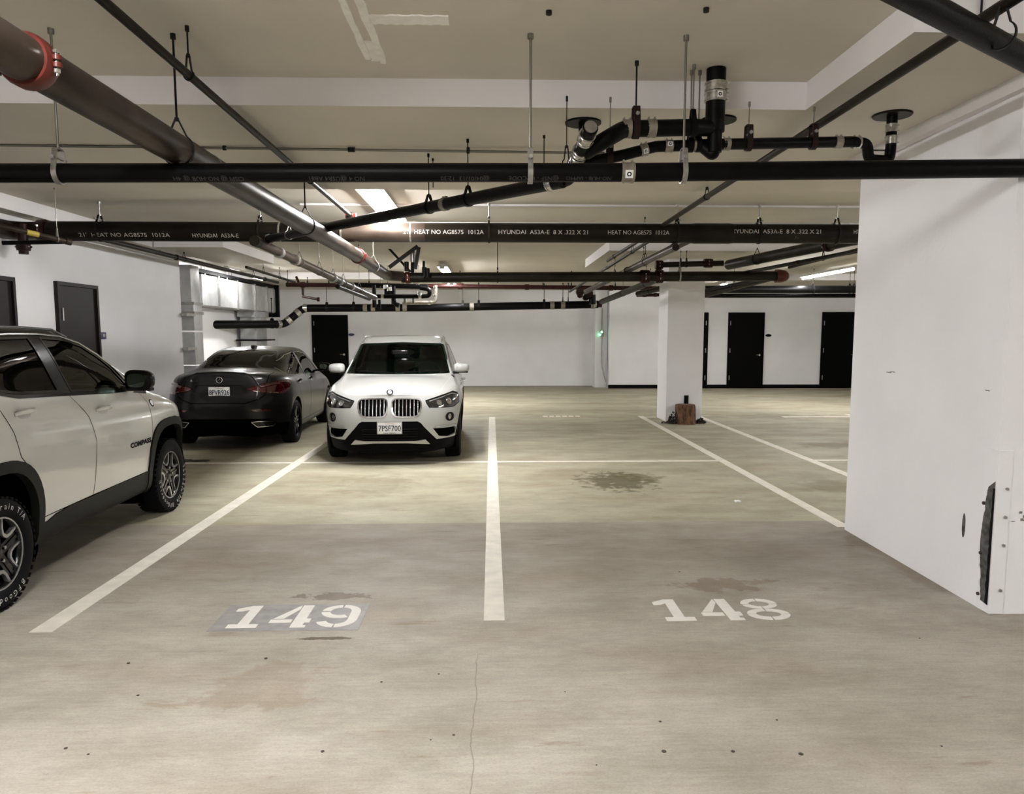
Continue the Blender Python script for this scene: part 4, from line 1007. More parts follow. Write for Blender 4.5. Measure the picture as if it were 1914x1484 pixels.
        cen = np.array([f.calc_center_median()[:] for f in bm.faces]); reg = np.full(len(cen), -1)
        names = ['body']; reg[:] = 0
        done = np.zeros(len(cen), bool)
        for key, pr, poly, cond in sp['regions']:
            a0, a1, a2 = PROJ[pr[0]]
            cm = np.array([bool(cond(*c)) for c in cen]) & ~done
            ms = [(inside(cen[:, a0], cen[:, a1], poly), key)]
            if pr.endswith('m'): ms = [(inside(cen[:, a0], cen[:, a1], poly), key+'#r'), (inside(cen[:, a0], cen[:, a1], [(-a, b) for a, b in poly]), key+'#l')]
            elif pr[0] == 'S' and '*' not in key: ms = [(ms[0][0] & (cen[:, 0] > 0), key+'#r'), (ms[0][0] & (cen[:, 0] <= 0), key+'#l')]
            for mk, nm_ in ms:
                nm_ = nm_.replace('*', '')
                if nm_ not in names: names.append(nm_)
                mk = mk & cm; reg[mk] = names.index(nm_); done |= mk
        s.names = names; s.reg = reg; s.bm = bm; s.cen = cen
        base = [nm_.split('#')[0].replace('*', '') for nm_ in names]
        VN = [v.normal.copy() for v in bm.verts]; VC = [v.co.copy() for v in bm.verts]
        s.VN, s.VC = VN, VC
        s.bvh = BVHTree.FromBMesh(bm)
        s.parts = {}
        for ri, nm_ in enumerate(names):
            b = base[ri]; spc = sp['parts'].get(b, (b, sp['paint'], 0, 0.012))
            if spc is None: continue
            pn, m_, o_, th = spc
            fl = [f for f in bm.faces if reg[f.index] == ri]
            if not fl: continue
            ids = {}; co = []; no = []; fs = []
            def add(v, ofs=0.0):
                k = (v.index, ofs)
                if k not in ids: ids[k] = len(co); co.append(VC[v.index]+VN[v.index]*(o_+ofs)); no.append(VN[v.index])
                return ids[k]
            for f in fl: fs.append([add(v) for v in f.verts])
            if th:
                fset = {f.index for f in fl}
                for f in fl:
                    for lp in f.loops:
                        e = lp.edge
                        if all(g_.index in fset for g_ in e.link_faces) and len(e.link_faces) == 2: continue
                        v0, v1 = lp.vert, lp.link_loop_next.vert
                        q = [VC[v0.index]+VN[v0.index]*o_, VC[v1.index]+VN[v1.index]*o_, VC[v1.index]+VN[v1.index]*(o_-th), VC[v0.index]+VN[v0.index]*(o_-th)]
                        nr = (q[2]-q[0]).cross(q[3]-q[1]); nr = nr.normalized() if nr.length > 1e-9 else VN[v0.index]
                        nr = -nr
                        k0 = len(co); co += [q[1], q[0], q[3], q[2]]; no += [nr]*4; fs.append([k0, k0+1, k0+2, k0+3])
            me = bpy.data.meshes.new(pn); me.from_pydata([c[:] for c in co], [], fs); me.update()
            o = finish_me(pn, me, m_, s.root)
            me.polygons.foreach_set('use_smooth', [True]*len(me.polygons))
            me.normals_split_custom_set_from_vertices([n_[:] for n_ in no])
            s.parts[nm_] = o
        # ribbons: panel gaps, rubber seals and bright trims along region borders
        for pn, m_, A, B, wd, of, par, cnd in sp['ribbons']:
            sel = []
            for e in bm.edges:
                if len(e.link_faces) != 2: continue
                a, b = base[reg[e.link_faces[0].index]], base[reg[e.link_faces[1].index]]
                if a == b and reg[e.link_faces[0].index] == reg[e.link_faces[1].index]: continue
                if (a in A and b in B) or (b in A and a in B):
                    mid = (e.verts[0].co+e.verts[1].co)/2
                    if cnd is None or cnd(*mid): sel.append(e)
            if not sel: continue
            side = {}
            for e in sel:
                d = (e.verts[1].co-e.verts[0].co)
                if d.length < 1e-6: continue
                d.normalize()
                for v in e.verts:
                    q = VN[v.index].cross(d)
                    if v.index in side and side[v.index].dot(q) < 0: q = -q
                    side[v.index] = side.get(v.index, Vector()) + q
            b2 = bmesh.new(); vm = {}
            def rv(v, sg):
                k = (v.index, sg)
                if k not in vm:
                    q = side[v.index].normalized() if side[v.index].length > 1e-6 else Vector((0, 0, 1))
                    vm[k] = b2.verts.new(VC[v.index]+VN[v.index]*of+q*sg*wd/2)
                return vm[k]
            for e in sel:
                v0, v1 = e.verts
                if v0.index not in side or v1.index not in side: continue
                sg = 1 if side[v0.index].dot(side[v1.index]) > 0 else -1
                try: b2.faces.new((rv(v0, 1), rv(v1, sg), rv(v1, -sg), rv(v0, -1)))
                except ValueError: pass
            if par and s.parts.get(par) is not None: pr_ = s.parts[par]
            else: pr_ = s.root
            left = set(b2.faces)
            while left:
                st = [left.pop()]; isl = []
                while st:
                    f = st.pop(); isl.append(f)
                    for v in f.verts:
                        for g_ in v.link_faces:
                            if g_ in left: left.discard(g_); st.append(g_)
                if len(isl) < 3: continue
                ix = {}; co = []; fs = []
                for f in isl:
                    q = []
                    for v in f.verts:
                        if v not in ix: ix[v] = len(co); co.append(v.co[:])
                        q.append(ix[v])
                    fs.append(q)
                me = bpy.data.meshes.new(pn); me.from_pydata(co, [], fs); finish_me(pn, me, m_, pr_, 60)
            b2.free()
        # dark lining behind the painted skin so the cabin reads as a cabin
        fl = [f for f in bm.faces if base[reg[f.index]] not in sp['open'] and cen[f.index, 2] > sp['lining_z'] and sp['cab'][0] < cen[f.index, 1] < sp['cab'][1]]
        ids = {}; co = []; fs = []
        for f in fl:
            q = []
            for v in f.verts:
                if v.index not in ids: ids[v.index] = len(co); co.append((VC[v.index]-VN[v.index]*.022)[:])
                q.append(ids[v.index])
            fs.append(q[::-1])
        me = bpy.data.meshes.new('cabin_lining'); me.from_pydata(co, [], fs); finish_me('cabin_lining', me, 'cabin', s.root)
        bm.free(); s.bm = None
    def front(s, x, z, ofs=0.0):
        p, n, _, _ = s.bvh.ray_cast(Vector((x, 6, z)), Vector((0, -1, 0))); return p+n*ofs, n
    def rear(s, x, z, ofs=0.0):
        p, n, _, _ = s.bvh.ray_cast(Vector((x, -6, z)), Vector((0, 1, 0))); return p+n*ofs, n
    def side(s, y, z, sg=1, ofs=0.0):
        p, n, _, _ = s.bvh.ray_cast(Vector((sg*6, y, z)), Vector((-sg, 0, 0))); return p+n*ofs, n
    def top(s, x, y, ofs=0.0):
        p, n, _, _ = s.bvh.ray_cast(Vector((x, y, 6)), Vector((0, 0, -1))); return p+n*ofs, n
    def drape_text(s, name, body, size, m_, c, how, up=None, sx=1.0, parent=None, ofs=.004, thick=.004, flip=1, slope=0.0, bold=0.0):
        """letters laid on the skin; how = rear/side"""
        me = text_mesh(body, size, 'CENTER', bold).copy(); me.name = name
        for v in me.vertices:
            x, y = v.co.x*sx, v.co.y+v.co.x*slope
            if how == 'rear': p, n = s.rear(c[0]+x*flip, c[1]+y, ofs)
            elif how == 'side': p, n = s.side(c[0]+x*flip, c[1]+y, 1, ofs)
            v.co = p
        me.materials.clear(); return finish_me(name, me, m_, parent or s.root)
def wheel(car, x, y, z, r, rr, wd, sg, style, steer=0.0):
    """one wheel: rim mesh with tyre, spokes, hub cap and disc as its pieces; axis along x, outer face towards sg"""
    bm = bmesh.new()
    sleeve(bm, (0, 0, 0), (sg, 0, 0), rr, wd, 36, prof=[(-wd*.45, rr*.98), (-wd*.40, rr*.93), (wd*.25, rr*.90), (wd*.38, rr*.93), (wd*.42, rr*.965), (wd*.455, rr*.965), (wd*.455, rr*1.01), (wd*.40, rr*1.01)])
    for f in [f for f in bm.faces if len(f.verts) > 4]: bm.faces.remove(f)
    rim = finish('wheel', bm, 'rim_black' if style != 'bmw' else 'satin', car.root, 35, (x, y, z)); rim.rotation_euler = (0, 0, steer)
    bm = bmesh.new(); H = r-rr
    prof = [(-wd*.45, rr*.99), (-wd*.52, rr+H*.35), (-wd*.5, rr+H*.75), (-wd*.42, r*.992), (-wd*.2, r), (wd*.2, r), (wd*.42, r*.992), (wd*.5, rr+H*.78), (wd*.525, rr+H*.45), (wd*.505, rr+H*.12), (wd*.45, rr*.99)]
    sleeve(bm, (0, 0, 0), (sg, 0, 0), r, wd, 48, prof=prof)
    for f in [f for f in bm.faces if len(f.verts) > 4]: bm.faces.remove(f)
    # tread blocks along the shoulder
    for k in range(44 if style == 'jeep' else 0):
        a = 2*PI*k/44; c, s_ = math.cos(a), math.sin(a)
        R = Matrix.Rotation(a, 4, 'X')
        for q in (-1, 1):
            v = bmesh.ops.create_cube(bm, size=1, matrix=Matrix.Translation((0, 0, 0)) @ R @ Matrix.Translation((q*wd*.44, 0, r*.982)) @ Matrix.Diagonal((wd*.12, r*.085, r*.022, 1)))
    finish('tyre', bm, 'rubber', rim, 30)
    def P(rad, a, h): return Vector((sg*h, rad*math.cos(a), rad*math.sin(a)))
    def plate_(pts, h0, h1, m_, nm_):
        bm = bmesh.new(); lo = [bm.verts.new(P(q[0], q[1], h0)) for q in pts]; hi = [bm.verts.new(P(q[0], q[1], h1 if len(q) < 3 else q[2])) for q in pts]; n = len(pts)
        bm.faces.new(hi); bm.faces.new(lo[::-1])
        for i in range(n): bm.faces.new((lo[i], lo[(i+1) % n], hi[(i+1) % n], hi[i]))
        bmesh.ops.triangulate(bm, faces=[f for f in bm.faces if len(f.verts) > 4]); return finish(nm_, bm, m_, rim)
    f0 = wd*.43
    if style == 'jeep':
        for k in range(5):
            a = 2*PI*k/5+PI/2
            pts = [(rr*.22, a-.75), (rr*.45, a-.33), (rr*.95, a-.20), (rr*.97, a), (rr*.95, a+.20), (rr*.45, a+.33), (rr*.22, a+.75), (rr*.1, a)]
            plate_(pts, wd*.22, f0-.012, 'rim_black', 'spoke')
            plate_([(rr*.25, a-.13), (rr*.94, a-.05), (rr*.94, a+.05), (rr*.25, a+.13)], f0-.012, f0-.006, 'rim_black', 'spoke_rib')
            # machined silver edge framing the opening between two spokes
            b = a+PI/5
            out = [(rr*.965, b-.39), (rr*.92, b-.40), (rr*.66, b-.36), (rr*.50, b-.22), (rr*.47, b-.10), (rr*.47, b+.10), (rr*.50, b+.22), (rr*.66, b+.36), (rr*.92, b+.40), (rr*.965, b+.39)]
            inn = [(rr*.965, b-.33), (rr*.90, b-.33), (rr*.68, b-.25), (rr*.57, b-.12), (rr*.565, b-.05), (rr*.565, b+.05), (rr*.57, b+.12), (rr*.68, b+.25), (rr*.90, b+.33), (rr*.965, b+.33)]
            bm = bmesh.new(); rows = [[bm.verts.new(P(p[0], p[1], h)) for p in L_] for L_, h in ((out, f0-.018), (out, f0-.002), (inn, f0-.004), (inn, f0-.03))]
            for A_, B_ in zip(rows, rows[1:]):
                for i in range(len(A_)-1): bm.faces.new((A_[i], A_[i+1], B_[i+1], B_[i]))
            finish('spoke_edge', bm, 'satin', rim)
        bm = bmesh.new(); sleeve(bm, (sg*wd*.44, 0, 0), (sg, 0, 0), rr, .01, 40, prof=[(0, rr*.945), (.006, rr*.945), (.006, rr*.985), (0, rr*.985)])
        for f in [f for f in bm.faces if len(f.verts) > 4]: bm.faces.remove(f)
        finish('rim_lip', bm, 'satin', rim, 30)
    else:
        m_ = 'satin' if style == 'bmw' else 'rim_black'
        for k in range(5):
            for q in (-1, 1):
                a = 2*PI*k/5+PI/2; plate_([(rr*.15, a+q*.5), (rr*.55, a+q*.10), (rr*.96, a+q*.12), (rr*.96, a+q*.27), (rr*.55, a+q*.28), (rr*.15, a+q*1.1)], wd*.25, f0-.01, m_, 'spoke')
    bm = bmesh.new(); sleeve(bm, (sg*(f0-.014), 0, 0), (sg, 0, 0), rr*.2, .02, 20, prof=[(-.02, rr*.22), (.004, rr*.20), (.010, rr*.13), (.012, .001)])
    finish('hub_cap', bm, 'rim_black' if style != 'bmw' else 'satin', rim, 30)
    for k in range(5):
        a = 2*PI*k/5; bm = bmesh.new(); c = P(rr*.30, a+PI/2+PI/5*0, f0-.012); sleeve(bm, c, (sg, 0, 0), .010, .016, 8); finish('wheel_nut', bm, 'satin', rim, 30)
    bm = bmesh.new(); sleeve(bm, (0, 0, 0), (sg, 0, 0), rr*.8, .02, 28); finish('brake_disc', bm, 'rod', rim, 30)
    return rim
def tyre_letters(rim, sg, txt, rad, a0, size, step):
    """raised letters set round the sidewall, clockwise"""
    verts, faces = [], []
    a = a0
    for ch in txt:
        wch = step*(0.55 if ch in "iI/ " else 1.0)
        if ch != ' ':
            me = text_mesh(ch, size, 'CENTER')
            k = len(verts); am = a-wch/2
            for v in me.vertices:
                x, y = v.co.x, v.co.y
                # baseline towards the hub: tangent direction is clockwise
                er = Vector((0, math.cos(am), math.sin(am))); et = Vector((0, math.sin(am), -math.cos(am)))
                verts.append((Vector((0, 0, 0))+er*(rad+y)+et*x)[:])
            faces += [[i+k for i in p.vertices] for p in me.polygons]; bpy.data.meshes.remove(me)
        a -= wch
    me = bpy.data.meshes.new('tyre_lettering'); me.from_pydata(verts, [], faces); o = finish_me('tyre_lettering', me, 'tyre_white', rim); return o
def wheel_well(car, y, z, r, w_out, w_in):
    for sg in (-1, 1):
        bm = bmesh.new(); n = 16; A = []; B = []
        for i in range(n+1):
            a = math.radians(-30+240*i/n); p = (y+r*math.cos(a), max(.16, z+r*math.sin(a)))
            A.append(bm.verts.new((sg*w_out, *p))); B.append(bm.verts.new((sg*w_in, *p)))
        for i in range(n): bm.faces.new((A[i], A[i+1], B[i+1], B[i]))
        bm.faces.new(B)
        finish('wheel_well', bm, 'gap', car.root)
def rbox(name, a, b, m_, parent, bev=.03, rot=None):
    c = [(a[i]+b[i])/2 for i in range(3)]; bm = bmesh.new(); bx(bm, *[a[i]-c[i] for i in range(3)], *[b[i]-c[i] for i in range(3)])
    bmesh.ops.bevel(bm, geom=bm.edges[:], offset=bev, segments=3, affect='EDGES', profile=0.6)
    o = finish(name, bm, m_, parent, 60, c)
    if rot: o.rotation_euler = rot
    return o
def seats(car, yf, yr, z, dz=.0, w_=.46):
    for sg in (-1, 1):
        s_ = rbox('seat', (sg*.36-w_/2, yf-.25, z), (sg*.36+w_/2, yf+.28, z+.16), 'seat', car.root, .05)
        c = s_.location
        b = rbox('backrest', (-w_/2, -.33, .06), (w_/2, -.18, .68+dz), 'seat', s_, .06, (math.radians(-12)*-1*-1, 0, 0))
        h = rbox('headrest', (-.13, -.40, .73+dz), (.13, -.30, .93+dz), 'seat', s_, .045)
    s_ = rbox('rear_seat', (-.62, yr-.2, z), (.62, yr+.3, z+.16), 'seat', car.root, .05)
    rbox('backrest', (-.62, -.36, .05), (.62, -.22, .60+dz), 'seat', s_, .05)
    for x in (-.38, .38): rbox('headrest', (x-.12, -.36, .62+dz), (x+.12, -.26, .76+dz), 'seat', s_, .04)
def cabin(car, y0, y1, zf, yd, zd, hw, wheel_side=-1):
    box('cabin_floor', (-hw, y0, zf-.02), (hw, y1, zf), 'cabin', car.root)
    rbox('dashboard', (-hw, yd-.28, zd-.28), (hw, yd+.30, zd), 'cabin', car.root, .06)
    bm = bmesh.new(); bmesh.ops.create_circle(bm, segments=8, radius=.012); bm.free()
    pts = [(.185*math.cos(a), 0, .185*math.sin(a)) for a in [2*PI*i/24 for i in range(25)]]
    bm = bmesh.new(); tube(bm, pts, .014, 8, cap=False); tube(bm, [(-.17, 0, 0), (.17, 0, 0)], .02, 6); tube(bm, [(0, 0, 0), (0, 0, -.17)], .02, 6); sleeve(bm, (0, 0, 0), (0, 1, 0), .06, .05, 12)
    o = finish('steering_wheel', bm, 'cabin', car.root, 40, (wheel_side*.36, yd-.38, zd-.02)); o.rotation_euler = (math.radians(-25), 0, 0)
    rbox('rear_view_mirror', (-.11, yd-.02-.1, zd+.26), (.11, yd+.0-.1, zd+.32), 'gloss', car.root, .012)
def car_sg(p): return 1 if p.x > 0 else -1
def door_mirror(car, p, sg, m_, ww=.20, hh=.15, dd=.10, glassy=True):
    """p = where the arm meets the door"""
    p = Vector(p); bm = bmesh.new()
    c = Vector((sg*(ww*.62), 0, .045)); bmesh.ops.create_uvsphere(bm, u_segments=20, v_segments=14, radius=1)
    for v in bm.verts:
        x, y, z = v.co; f = lambda t, n: math.copysign(abs(t)**n, t)
        v.co = Vector((f(x, .62)*ww/2+c.x, (f(y, .8)*dd if y > 0 else f(y, .35)*dd*.35)+c.y, f(z, .62)*hh/2*(1-.12*sg*x)+c.z))
    bmesh.ops.triangulate(bm, faces=[f for f in bm.faces if len(f.verts) > 4])
    o = finish('door_mirror', bm, m_, car.root, 50, p)
    bm = bmesh.new(); bx(bm, min(-sg*.03, sg*.10), -.025, -.035, max(-sg*.03, sg*.10), .045, .0, bevel=.008); finish('mirror_arm', bm, 'plastic', o, 40)
    bm = bmesh.new(); q = [bm.verts.new((c.x-car_sg(p)*ww*.06+a*ww*.31, -dd*.36, c.z+b*hh*.33)) for a, b in sell(0, 0, 1, 1, 3.2, 20)]; bm.faces.new(q)
    finish('mirror_glass', bm, 'mirror', o)
    bm = bmesh.new(); bx(bm, c.x-ww*.42, -.02, c.z-hh*.52, c.x+ww*.42, dd*.55, c.z-hh*.36, bevel=.008); finish('mirror_foot', bm, 'plastic', o, 40)
    return o
def handle(car, y, z, par, sg=1, m_=None, L=.19, slope=0.0):
    p0, n = car.side(y-L/2, z-slope*L/2, sg); p1, _ = car.side(y+L/2, z+slope*L/2, sg); pm, _ = car.side(y, z, sg)
    pr = car.parts.get(par) or car.root
    bm = bmesh.new(); tube(bm, [p0+n*.002, p0.lerp(pm, .25)+n*.030, pm+n*.036, p1.lerp(pm, .25)+n*.030, p1+n*.002], [.008, .012, .013, .012, .008], 10)
    for v in bm.verts: v.co.z = pm.z+(v.co.z-pm.z)*1.25
    h = finish('door_handle', bm, m_ or car.sp['paint'], pr, 50)
    bm = bmesh.new(); vs = [bm.verts.new(Vector(car.side(y+a*L*.40, z+b*.032+slope*a*L*.4, sg, .0015)[0])) for a, b in sell(0, 0, 1, 1, 2.5, 18)]; bm.faces.new(vs); bmesh.ops.triangulate(bm, faces=bm.faces[:])
    finish('handle_cup', bm, 'cup', h)
M['badge_blue'] = mat('badge_blue', (0.02, 0.06, 0.25), 0.3, coat=0.5)
M['cup'] = mat('paint_recess', (0.50, 0.495, 0.47), 0.4, coat=0.6)
def plate_obj(car, p, rx, txt, flip, top=None):
    """US number plate with raised characters; local x to the reader's right"""
    o = box('number_plate', (-.145, -.004, -.0725), (.145, 0, .0725), 'plate', car.root, .003); o.location = p; o.rotation_euler = (rx, 0, PI if flip else 0)
    for nm_, t_, sz, zz, m_, sxx in (('plate_number', txt, .096, -.010, 'plate_ink', .86), ('plate_script', 'California', .028, .050, 'plate_red', 1.0)):
        if sz > .05: _m = text_mesh(t_, sz, 'CENTER'); sxx = .262/(max(v.co.x for v in _m.vertices)-min(v.co.x for v in _m.vertices))
        mw = plane_mat((0, -.0055, zz), (1, 0, 0), (0, 0, 1)); text(nm_, t_, sz, m_, mw, o, sx=sxx, offset=.0015 if sz > .05 else 0)
    bm = bmesh.new()
    for s_ in (-1, 1):
        bx(bm, -.148, -.006, s_*.072-.004, .148, .001, s_*.072+.004); bx(bm, s_*.145-.004, -.006, -.072, s_*.145+.004, .001, .072)
    finish('plate_frame', bm, top or 'satin', o)
    return o
allc = lambda x, y, z: True

# ------------------------------------------------------------------ white off-road car, left foreground
HJ = 1.22; hz = .342
jeep = dict(name='suv_car', paint='paint_white',
    W=[(-2.2, .80), (-1.7, .85), (-1.2, .872), (-.6, .860), (.6, .860), (1.2, .872), (1.6, .855), (2.1, .80)],
    off=[0, .07, .015, .0, .022, .085], yn=[0, 1.86, 1.95, 1.97, 1.95, 1.90], yt=[0, -2.02, -2.08, -2.1, -2.06, -2.03], Ln=.62, Lt=.35,
    z={1: [(-2.2, .34), (-1.5, .27), (1.4, .27), (2.1, .30)], 2: [(-2.2, .48), (0, .44), (2.1, .46)], 3: [(-2.2, .78), (0, .76), (1.3, .76), (2.1, .68)],
       4: [(-2.2, 1.02), (-1, 1.06), (.0, 1.01), (1, .985), (1.5, .93), (2, .83)],
       5: [(-2.2, 1.30), (-1.1, 1.245), (-.85, 1.205), (-.33, 1.175), (.45, 1.13), (.93, 1.075), (1.25, 1.03), (1.5, .985), (1.75, .93), (1.95, .87)],
       6: [(-2.1, 1.36), (-1.95, 1.46), (-1.5, 1.565), (-.65, 1.605), (-.2, 1.595), (.1, 1.555), (.5, 1.43), (.77, 1.30), (1.0, 1.165), (1.12, 1.105), (1.3, 1.07), (1.6, 1.0), (1.95, .89)],
       8: [(-2.1, 1.42), (-1.9, 1.53), (-1.5, 1.61), (-.65, 1.65), (-.1, 1.635), (.2, 1.585), (.6, 1.44), (.9, 1.29), (1.12, 1.165), (1.25, 1.125), (1.5, 1.08), (1.75, 1.02), (1.93, .92)]},
    r6=[(-2.1, .74), (-.3, .745), (.3, .765), (.8, .825), (1.05, .87), (1.3, .84), (1.95, .8)],
    regions=[
     ('hole', 'S', sell(HJ, hz, .385, .44, 2.7), lambda x, y, z: abs(x) > .5), ('hole_b', 'S', sell(-HJ, hz, .385, .44, 2.7), lambda x, y, z: abs(x) > .5),
     ('arch_cladding', 'S', sell(HJ, hz, .45, .505, 2.9), lambda x, y, z: abs(x) > .5 and z > .2), ('arch_cladding_b', 'S', sell(-HJ, hz, .45, .505, 2.9), lambda x, y, z: abs(x) > .5 and z > .2),
     ('sill_cladding', 'S', [(-.95, .15), (-.95, .40), (-.72, .395), (-.62, .42), (-.45, .435), (.2, .44), (.95, .445), (.95, .15)], lambda x, y, z: abs(x) > .3),
     ('front_window', 'S', [(-.20, 1.185), (.40, 1.155), (.66, 1.15), (.70, 1.165), (.56, 1.32), (.44, 1.40), (.25, 1.487), (.0, 1.535), (-.28, 1.55)], lambda x, y, z: abs(x) > .3 and z > 1.1),
     ('rear_window', 'S', [(-.36, 1.195), (-.42, 1.552), (-.9, 1.545), (-1.40, 1.50), (-1.55, 1.42), (-1.25, 1.30), (-1.02, 1.245), (-.80, 1.215)], lambda x, y, z: abs(x) > .3 and z > 1.1),
     ('windscreen', 'F', [(-.66, 1.16), (0, 1.135), (.66, 1.16), (.60, 1.40), (.55, 1.535), (0, 1.575), (-.55, 1.535), (-.60, 1.40)], lambda x, y, z: .1 < y < 1.16 and z > 1.12),
     ('tailgate_glass', 'R', [(-.58, 1.28), (.58, 1.28), (.54, 1.52), (-.54, 1.52)], lambda x, y, z: y < -1.6),
     ('roof*', 'S', [(-2.3, 1.36), (-1.25, 1.275), (-1.02, 1.225), (-.85, 1.195), (-.33, 1.168), (.42, 1.13), (.75, 1.125), (.95, 1.145), (1.16, 1.13), (1.16, 2), (-2.3, 2)], lambda x, y, z: z > 1.08),
     ('front_door', 'S', [(-.25, 1.19), (-.25, 1.15), (-.13, 1.0), (-.07, .82), (-.10, .66), (-.14, .44), (.78, .44), (.85, .52), (.865, .85), (.855, 1.0), (.83, 1.14)], lambda x, y, z: abs(x) > .5),
     ('rear_door', 'S', [(-.25, 1.19), (-.25, 1.15), (-.13, 1.0), (-.07, .82), (-.10, .66), (-.14, .44), (-.80, .43), (-.84, .7), (-.99, .85), (-1.03, 1.0), (-1.13, 1.20), (-1.15, 1.27)], lambda x, y, z: abs(x) > .5),
     ('headlight', 'Fm', [(.42, .80), (.78, .83), (.86, .80), (.86, .71), (.46, .70)], lambda x, y, z: y > 1.2),
     ('grille', 'F', [(-.40, .70), (.40, .70), (.40, .81), (-.40, .81)], lambda x, y, z: y > 1.2),
     ('front_bumper_trim', 'F', [(-1, .2), (1, .2), (1, .50), (.5, .50), (.42, .62), (-.42, .62), (-.5, .50), (-1, .50)], lambda x, y, z: y > 1.62),
     ('rear_bumper_trim', 'R', [(-1, .2), (1, .2), (1, .55), (-1, .55)], lambda x, y, z: y < -1.66),
     ('tail_lamp', 'Rm', [(.50, .95), (.86, .98), (.86, 1.10), (.52, 1.10)], lambda x, y, z: y < -1.7),
     ('bonnet*', 'S', [(1.16, 1.3), (1.16, 1.04), (1.6, .975), (1.86, .90), (2.1, .88), (2.1, 1.3)], lambda x, y, z: z > .85),
    ],
    parts={'hole': None, 'hole_b': None, 'arch_cladding': ('arch_cladding', 'plastic', .014, .05), 'arch_cladding_b': ('arch_cladding', 'plastic', .014, .05), 'sill_cladding': ('sill_cladding', 'plastic', .008, .03), 'front_window': ('side_window', 'glass', -.004, 0), 'rear_window': ('side_window', 'privacy', -.004, 0),
           'windscreen': ('windscreen', 'glass', -.004, 0), 'tailgate_glass': ('rear_window', 'privacy', -.004, 0), 'roof': ('roof', 'paint_black', 0, .014), 'front_door': ('front_door', 'paint_white', 0, .012), 'rear_door': ('rear_door', 'paint_white', 0, .012),
           'headlight': ('headlight', 'lamp_glass', 0, 0), 'grille': ('grille', 'gloss', 0, 0), 'front_bumper_trim': ('front_bumper_trim', 'plastic', .003, .02), 'rear_bumper_trim': ('rear_bumper_trim', 'plastic', .003, .02), 'tail_lamp': ('tail_lamp', 'lamp_red', .002, 0), 'bonnet': ('bonnet', 'paint_white', 0, .012), 'body': ('body', 'paint_white', 0, .012)},
    ribbons=[('door_gap', 'gap', ('front_door',), ('body', 'rear_door', 'bonnet'), .006, .001, None, None), ('door_gap', 'gap', ('rear_door',), ('body',), .006, .001, None, None), ('bonnet_gap', 'gap', ('bonnet',), ('body',), .006, .001, None, None),
             ('cladding_edge', 'gap', ('sill_cladding', 'arch_cladding', 'arch_cladding_b'), ('front_door', 'rear_door', 'body'), .006, .002, None, None),
             ('window_seal', 'gloss', ('roof',), ('front_window', 'rear_window'), .018, .002, None, None),
             ('belt_moulding', 'gloss', ('roof',), ('front_door', 'rear_door', 'body'), .022, .004, None, lambda x, y, z: y < 1.0),
             ('windscreen_seal', 'gloss', ('windscreen',), ('roof', 'body', 'bonnet'), .02, .002, None, None), ('grille_ring', 'satin', ('grille',), ('body',), .012, .006, None, None)],
    open=('hole', 'hole_b', 'front_window', 'rear_window', 'windscreen', 'tailgate_glass', 'headlight', 'grille', 'tail_lamp'), lining_z=.5, cab=(-1.95, 1.0))
car = Car('white off-road car with black roof, nearest the camera on the left edge', jeep, (-3.68, 5.43, 0), .0293)
seats(car, -.05, -.95, .50); cabin(car, -1.7, 1.0, .38, .72, 1.13, .78)
wheel_well(car, HJ, hz, .47, .80, .45); wheel_well(car, -HJ, hz, .47, .80, .45)
for y in (HJ, -HJ):
    for sg in (1, -1):
        wl_ = wheel(car, sg*.762, y, hz-.012, .328, .212, .20, sg, 'jeep')
        if sg > 0:
            a = math.radians(118) if y < 0 else math.radians(25)
            for txt, aa in (('Terrain T/A', a), ('BFGoodrich', a-math.radians(168 if y < 0 else 100))):
                o = tyre_letters(wl_, sg, txt, .268, aa, .052, .155 if txt[0] == 'T' else .17); o.location.x = .1065
            if y < 0: wl_.rotation_euler = (math.radians(2), 0, 0)
            else: wl_.rotation_euler = (math.radians(-14), 0, 0)
door_mirror(car, (.755, .60, 1.165), 1, 'paint_black', .215, .165, .11); door_mirror(car, (-.755, .60, 1.165), -1, 'paint_black', .215, .165, .11)
handle(car, .09, 1.028, 'front_door#r'); handle(car, -.88, 1.10, 'rear_door#r'); handle(car, .09, 1.028, 'front_door#l', -1); handle(car, -.88, 1.10, 'rear_door#l', -1)
for sg in (1, -1):
    # bright line over the side windows, roof rails
    pts = []
    for y, z in ((-1.45, 1.535), (-1.2, 1.555), (-.6, 1.573), (-.28, 1.573), (0, 1.558), (.25, 1.510), (.45, 1.422), (.58, 1.335), (.73, 1.19)):
        p, n = car.side(y, z, sg, .004); pts.append(p)
    bm = bmesh.new(); tube(bm, pts, .009, 8); finish('window_trim', bm, 'chrome', car.root, 50)
    pts = []
    for y in (-1.6, -1.4, -1.0, -.5, -.1, .12): pts.append(car.top(sg*.585, y, .030 if y not in (-1.6, .12) else .0)[0])
    rl = tube_obj('roof_rail', pts, .011, 'rail', car.root, 10)
    p, n = car.side(.62, 1.17, sg, .003)
